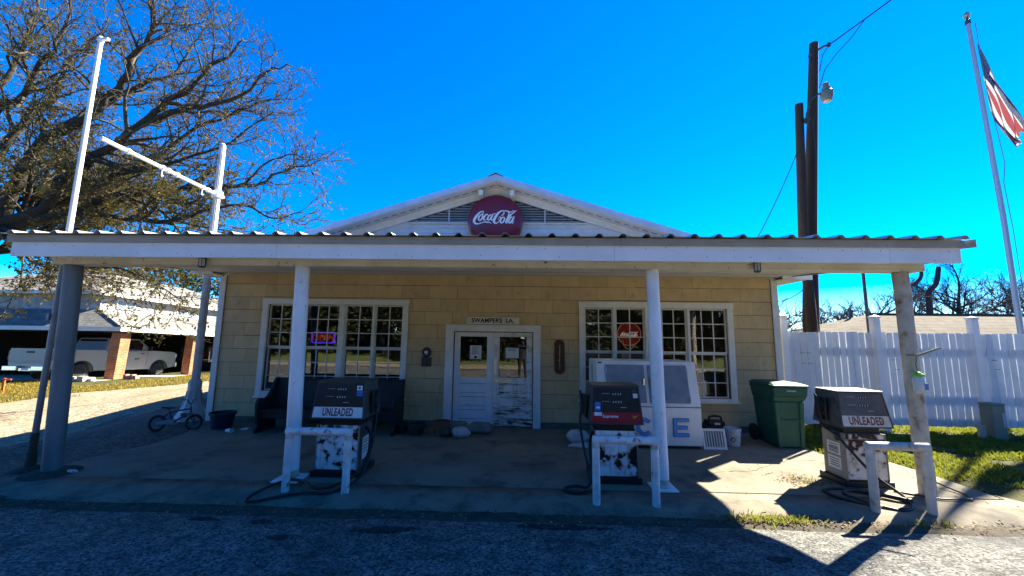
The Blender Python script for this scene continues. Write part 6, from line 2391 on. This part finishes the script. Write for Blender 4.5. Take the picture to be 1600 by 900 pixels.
def bare_tree(loc, h, spread, seed, label, trunk_r=.2, density=1.0, group=None, lean=0, name='bare_tree', mt=None, mtw=None, fork=.3):
    random.seed(seed)
    t = thing(name, label, 'tree', loc, group)
    bt, bl = MB(), MB()
    base = Vector(loc)
    tp_ = branch_path(base - Vector((0, 0, .2)), (lean, 0, 1), h * .6, 8, .06, .04)
    bt.tube(tp_, [trunk_r * (1 - .6 * i / 8) for i in range(9)], 8)
    nl = int(9 * density) + 4
    for k in range(nl):
        f = fork + (1 - fork) * (k + random.random()) / nl
        p, tt = at_path(tp_, f)
        a = random.uniform(0, 6.283)
        d = Vector((math.cos(a) * .9, math.sin(a) * .9, random.uniform(.35, 1.1)))
        L1 = spread * random.uniform(.55, 1.0) * (1.1 - .35 * f)
        p1 = branch_path(p, d, L1, 7, .15, .05)
        r1 = trunk_r * .38
        bt.tube(p1, [r1 * (1 - .8 * i / 7) for i in range(8)], 6)
        for k2 in range(int(L1 / .42 * density) + 2):
            f2 = random.uniform(.2, 1)
            q, t2 = at_path(p1, f2)
            L2 = random.uniform(.4, 1.0) * spread * .42
            p2 = branch_path(q, side_dir(t2, .35, .95), L2, 4, .16, .06)
            bl.tube(p2, [.026, .020, .015, .011, .007], 4, cap=False)
            for k3 in range(int(L2 / .17 * density) + 3):
                w, t3 = at_path(p2, random.uniform(.2, 1))
                p3 = branch_path(w, side_dir(t3, .3, .9), random.uniform(.3, .9), 2, .15, .05)
                bl.tube(p3, [.011, .008, .006], 3, cap=False)
    bt.build('trunk', mt or BARK, t, smooth='all')
    bl.build('crown', mtw or BARK, t)
    return t


# neighbour's low roof and bare trees beyond the fence
rh = thing('brown_roofed_house', 'low house with brown shingle roof showing above the white fence', 'house', (20, 20, 0))
b = MB()
RY = 18.0
b.add([(13.6, RY - 1.7, 2.15), (26, RY - 1.7, 2.15), (26, RY, 3.17), (15.75, RY, 3.14)], [(0, 1, 2, 3)])
b.add([(13.0, RY - 1.7, 2.15), (13.6, RY - 1.7, 2.15), (15.75, RY, 3.14), (13.3, RY + 2.4, 2.3)], [(0, 1, 2, 3)])
b.add([(15.75, RY, 3.14), (26, RY, 3.17), (26, RY + 3, 2.15), (13.3, RY + 3, 2.15)], [(0, 1, 2, 3)])
rr_ = b.build('roof', SHINGB, rh)
b = MB()
b.tube([(15.75, RY, 3.155), (26, RY, 3.185)], .05, 6)
b.build('ridge', mat('ridge_dark', (.045, .04, .035), .9), rr_)
b = MB()
b.tube([(15.45, RY + .6, 2.7), (15.45, RY + .6, 3.36)], .085, 10)
b.lathe([(.11, 3.30), (.11, 3.37)], (15.45, RY + .6, 0), 10)
b.build('chimney_pipe', DKMETAL, rr_)
b = MB()
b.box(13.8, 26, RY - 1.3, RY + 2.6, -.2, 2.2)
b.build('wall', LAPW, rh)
TG = 'bare winter trees beyond the fence'
DKT = mat('far_bark', (.035, .032, .034), .95)
DKT2 = mat('far_twig', (.06, .056, .062), .95)
for (x, y, h, s, sd, lab, r, dn, ln) in (
        (31.4, 29, 9.6, 4.2, 3, 'dense dark bare tree above the brown roof, right of its lopped neighbour', .22, 1.5, .0),
        (36.2, 30, 9.4, 3.2, 4, 'thin pale bare tree standing just beside the flagpole', .15, 1.1, 0),
        (25.6, 27.5, 7.0, 3.4, 5, 'bare tree reaching a crooked limb out behind the weathered post', .22, 1.0, -.12),
        (40.0, 31, 9.2, 3.8, 8, 'bare tree at the far end of the fence beyond the flagpole', .2, 1.3, 0),
        (19.5, 24, 6.0, 2.6, 11, 'shrubby bare tree between utility pole and brown roof', .09, 1.2, .05),
        (16.9, 22, 5.8, 2.0, 17, 'slim shrubby bare tree just right of the tallest utility pole', .08, 1.0, .0),
        (14.2, 21, 6.0, 2.2, 12, 'spindly bare tree between store corner and utility pole', .08, 1.1, 0),
        (33.8, 34, 8.6, 3.4, 16, 'small bare tree half hidden behind the dense dark one', .15, 1.2, 0),
        (24.3, 30, 6.6, 2.3, 14, 'faint shrubby bare tree behind the vent pipe of the brown roof', .1, 1.0, 0)):
    bare_tree((x, y, -.1), h, s, sd, lab, r, dn, TG, ln, mt=DKT, mtw=DKT2, fork=.15 if h < 6.5 else .25)
t = thing('lopped_tree', 'black lopped trunk with one thick stub rising above the brown roof', 'tree', (26.5, 26, 0), TG)
b = MB()
b.tube(smooth_path([(26.5, 26, -.2), (26.6, 26, 2.6), (26.7, 26, 4.2), (26.75, 26, 5.2), (27.3, 26, 5.8), (27.6, 26, 6.9)]), [.19 - .003 * i for i in range(21)], 9)
b.tube(smooth_path([(24.9, 26, 3.0), (25.0, 26, 4.6), (25.5, 26, 5.5), (26.1, 26, 5.9), (26.4, 26, 6.3), (26.45, 26, 6.9)]), [.15 - .003 * i for i in range(21)], 8)
b.build('trunk', DKT, t, smooth='all')


def leafy_tree(loc, h, w, seed, label, n=5200, ls=.22, m=DKLEAF, group=None, name='evergreen_tree', lo=.18, f0=.25):
    random.seed(seed)
    t = thing(name, label, 'tree', loc, group)
    bt, bf = MB(), MB()
    base = Vector(loc)
    pts = branch_path(base - Vector((0, 0, .2)), (0, 0, 1), h * .8, 7, .06, .05)
    bt.tube(pts, [.32 - .035 * i for i in range(8)], 8)
    cl = []
    for k in range(26 if f0 > 0 else 44):
        p, tt = at_path(pts, max(.02, random.uniform(f0, 1)))
        a = random.uniform(0, 6.28)
        q = p + Vector((math.cos(a) * w * random.uniform(.25, 1), math.sin(a) * w * random.uniform(.25, 1), random.uniform(-.06, .22) * h))
        q.z = max(q.z, base.z + h * lo)
        bt.tube([p, p.lerp(q, .5) + Vector((0, 0, .2)), q], [.09, .06, .02], 5)
        cl.append((q, random.uniform(.5, 1.0) * w * .42))
    for _ in range(n):
        q, r = random.choice(cl)
        v = Vector((random.gauss(0, .5), random.gauss(0, .5), random.gauss(0, .38))) * r
        leaf(bf, q + v, ls * random.uniform(.6, 1.3))
    bt.build('trunk', BARK, t, smooth='all')
    o = bf.build('crown', m, t, attr=True)
    return t


leafy_tree((-17.0, 30.5, -.6), 8.2, 3.2, 31, 'dark leafy tree behind the upper roof of the white house', 6500, .26, name='evergreen_tree')
leafy_tree((-13.2, 27.0, -.4), 7.2, 2.6, 32, 'dark leafy tree filling the gap between white house and store', 6000, .24, lo=.05)
leafy_tree((-30.0, 33.0, -.6), 9.0, 4.0, 33, 'dark leafy tree behind the shaded end of the white house', 5000, .3)
leafy_tree((-22.5, 36.0, -.6), 9.5, 4.0, 34, 'dark leafy tree rising farthest behind the white house', 5000, .3)

leafy_tree((-34.5, 31.0, -.6), 9.5, 4.2, 36, 'dark leafy tree at the far left beyond the white house', 7000, .3)
leafy_tree((-26.5, 34.0, -.6), 10.5, 4.4, 37, 'broad dark leafy tree over the middle of the white house roof', 8000, .3)
leafy_tree((-19.5, 33.0, -.6), 8.6, 3.6, 38, 'dark leafy tree behind the sunlit gable side of the white house', 7000, .28)

# ------------------------------------------------------------------ inside the store windows
ns = thing('open_sign', 'glowing neon OPEN sign with violet border inside the window', 'neon sign', (-4.46, 8.56, 1.80))
b = MB()
x0, x1, z0, z1, rad = -4.72, -4.20, 1.69, 1.92, .05
P = []
for cx_, cz_, a0 in ((x1 - rad, z1 - rad, 0), (x0 + rad, z1 - rad, 90), (x0 + rad, z0 + rad, 180), (x1 - rad, z0 + rad, 270)):
    for k in range(5): P.append((cx_ + rad * math.cos(R(a0 + 22.5 * k)), 8.55, cz_ + rad * math.sin(R(a0 + 22.5 * k))))
P.append(P[0])
b.tube(P, .012, 8, cap=False)
b.build('border_tube', mat('neon_violet', (.02, .01, .2), .3, emis=(.10, .03, 1.0), estr=.15), ns)
nl = mat('neon_red', (.25, .02, .01), .3, emis=(1.0, .05, .02), estr=.045)
text_mesh('OPEN', .125, face_M(-4.46, 8.545, 1.805), .012, 1.05, .001).build('lettering', nl, ns)
b = MB()
b.box(x0 - .02, x1 + .02, 8.575, 8.59, z0 - .02, z1 + .02)
b.build('backing_board', BLACK, ns)
rs = thing('round_window_sign', 'dim round red sign with white script inside the right-hand window', 'sign', (2.34, 8.62, 1.98))
b = MB()
b.lathe([(.001, .012), (.24, .012), (.25, .0), (.25, -.012), (.001, -.012)], (2.34, 8.62, 1.98), 40, RX)
b.build('disc', mat('sign_red_dim', (.06, .007, .007), .4, emis=(.5, .03, .02), estr=.02), rs)
script_mesh(Matrix.Translation((2.34, 8.60, 1.93)), .25, .006, 1.1).build('lettering', mat('neon_script', (.2, .19, .18), .4, emis=(1, .9, .85), estr=.05), rs)
b = MB()
P = [(2.34 + .255 * math.cos(k * math.pi / 20), 8.61, 1.98 + .255 * math.sin(k * math.pi / 20)) for k in range(41)]
b.tube(P, .007, 6, cap=False)
b.tube([(2.20, 8.615, 1.76), (2.27, 8.615, 1.66), (2.36, 8.615, 1.64), (2.46, 8.615, 1.72)], .007, 6)
b.build('rim_tube', mat('rim_tube', (.4, .3, .2), .3, emis=(1, .5, .25), estr=.03), rs)
b = MB()
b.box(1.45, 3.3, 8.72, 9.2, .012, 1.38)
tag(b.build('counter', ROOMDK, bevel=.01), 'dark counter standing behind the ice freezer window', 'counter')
ob = thing('paper_box', 'small white box on the counter inside the window', 'box', (2.30, 8.8, 1.382))
b = MB()
b.box(2.24, 2.36, 8.76, 8.88, 1.382, 1.56)
b.build('box_body', PAPER, ob, bevel=.004)
b = MB()
b.box(2.235, 2.365, 8.755, 8.885, 1.562, 1.59)
b.build('box_lid', PAPER, ob, bevel=.004)
rc = thing('red_display', 'red display box with white stripe on the counter behind the post', 'display', (3.12, 8.8, 1.382))
b = MB()
b.box(3.02, 3.24, 8.74, 8.95, 1.382, 1.70)
b.build('box_body', RED, rc, bevel=.006)
b = MB()
b.box(3.018, 3.242, 8.737, 8.9395, 1.52, 1.55)
b.build('stripe', DIGIT, rc)
for (x, z, r, m, lab) in ((3.72, .72, .07, PAPER, 'white tub on the sill inside the lower window panes'), (3.98, .72, .09, LABELW, 'pale jug on the sill inside the lower window panes'), (4.20, .72, .06, RED, 'small red pot on the sill inside the lower window panes')):
    b = MB()
    b.lathe([(.001, z - .02), (r, z - .02), (r, z + r * 2.0), (r * .6, z + r * 2.6), (r * .5, z + r * 3), (.001, z + r * 3)], (x, 8.72, 0), 16)
    tag(b.build('container', m, smooth=True), lab, 'container')
b = MB()
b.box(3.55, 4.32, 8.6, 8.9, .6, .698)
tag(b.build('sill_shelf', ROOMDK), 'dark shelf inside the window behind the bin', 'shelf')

# ------------------------------------------------------------------ across the road (seen only in the glass)
random.seed(5)
protoA = leafy_tree((-3, -15, 0), 7.5, 2.9, 41, 'dark tree across the road, mirrored in the store windows', 11000, .36, ROADLEAF, 'trees across the road', 'roadside_tree', lo=.02, f0=-.05)
protoB = bare_tree((2, -13, 0), 8, 3, 42, 'bare roadside tree, mirrored in the store windows', .28, .6, 'trees across the road', name='roadside_bare_tree')
for i in range(34):
    c = copy_tree(protoB if i % 6 == 0 else protoA)
    c.location = (-40 + i * 2.4 + random.uniform(-1, 1), -13.5 - random.uniform(0, 5), 0)
    c.rotation_euler = (0, 0, random.uniform(0, 6))
    s_ = random.uniform(.85, 1.2)
    c.scale = (s_, s_, s_)
grid_sheet('road_shoulder', span(-40, 40, 2), span(-9.5, -5.5, .5), lambda x, y: gz(x, y) + .03, GRAV)
grid_sheet('grass_bank', span(-60, 60, 3), span(-30, -9.4, 1), lambda x, y: gz(x, y) + .04 + max(0, (-12 - y)) * .12, mat('bank_grass', (.05, .08, .014), .9, (.08, .09, .02), .5))

# the photographer, standing behind the camera and seen only as a reflection in the door
pv = {'hip': (0, -.52, 1.0), 'waist': (0, -.53, 1.16), 'chest': (0, -.53, 1.38), 'neck': (0, -.52, 1.53), 'head': (0, -.50, 1.62), 'crown': (0, -.50, 1.74),
      'sl': (-.19, -.53, 1.45), 'el': (-.28, -.40, 1.48), 'wl': (-.12, -.20, 1.78), 'hl': (-.09, -.15, 1.84),
      'sr': (.19, -.53, 1.45), 'er': (.28, -.40, 1.48), 'wr': (.12, -.20, 1.78), 'hr': (.09, -.15, 1.84),
      'hpl': (-.10, -.52, .93), 'kl': (-.12, -.50, .60), 'al': (-.13, -.54, .20), 'tl': (-.14, -.40, .16),
      'hpr': (.10, -.52, .93), 'kr': (.12, -.50, .60), 'ar': (.13, -.54, .20), 'tr': (.14, -.40, .16)}
pr_ = {'hip': .15, 'waist': .14, 'chest': .17, 'neck': .06, 'head': .09, 'crown': .085, 'sl': .08, 'el': .05, 'wl': .034, 'hl': .03, 'sr': .08, 'er': .05, 'wr': .034, 'hr': .03,
       'hpl': .105, 'kl': .07, 'al': .05, 'tl': .045, 'hpr': .105, 'kr': .07, 'ar': .05, 'tr': .045}
pe = [('hip', 'waist'), ('waist', 'chest'), ('chest', 'neck'), ('neck', 'head'), ('head', 'crown'), ('chest', 'sl'), ('sl', 'el'), ('el', 'wl'), ('wl', 'hl'), ('chest', 'sr'), ('sr', 'er'), ('er', 'wr'), ('wr', 'hr'),
      ('hip', 'hpl'), ('hpl', 'kl'), ('kl', 'al'), ('al', 'tl'), ('hip', 'hpr'), ('hpr', 'kr'), ('kr', 'ar'), ('ar', 'tr')]
keys = list(pv)
me = bpy.data.meshes.new('person')
me.from_pydata([pv[k] for k in keys], [(keys.index(a), keys.index(c_)) for a, c_ in pe], [])
po = bpy.data.objects.new('person', me)
COL.objects.link(po)
md = po.modifiers.new('skin', 'SKIN')
md.use_smooth_shade = True
for i, k in enumerate(keys):
    me.skin_vertices[0].data[i].radius = (pr_[k], pr_[k] * (.8 if k in ('chest', 'waist', 'hip') else 1))
    me.skin_vertices[0].data[i].use_root = (k == 'hip')
sd_ = po.modifiers.new('sub', 'SUBSURF')
sd_.levels = sd_.render_levels = 2
me.materials.append(mat('dark_clothes', (.02, .02, .024), .9))
tag(po, 'person in dark clothes holding up a phone, mirrored in the door glass', 'person')
ph = MB()
ph.box(-.08, .08, -.105, -.095, 1.82, 1.91)
tag(ph.build('phone', mat('phone_pale', (.6, .6, .62), .3), bevel=.004), 'pale phone held up by the person in front of the doors', 'phone')
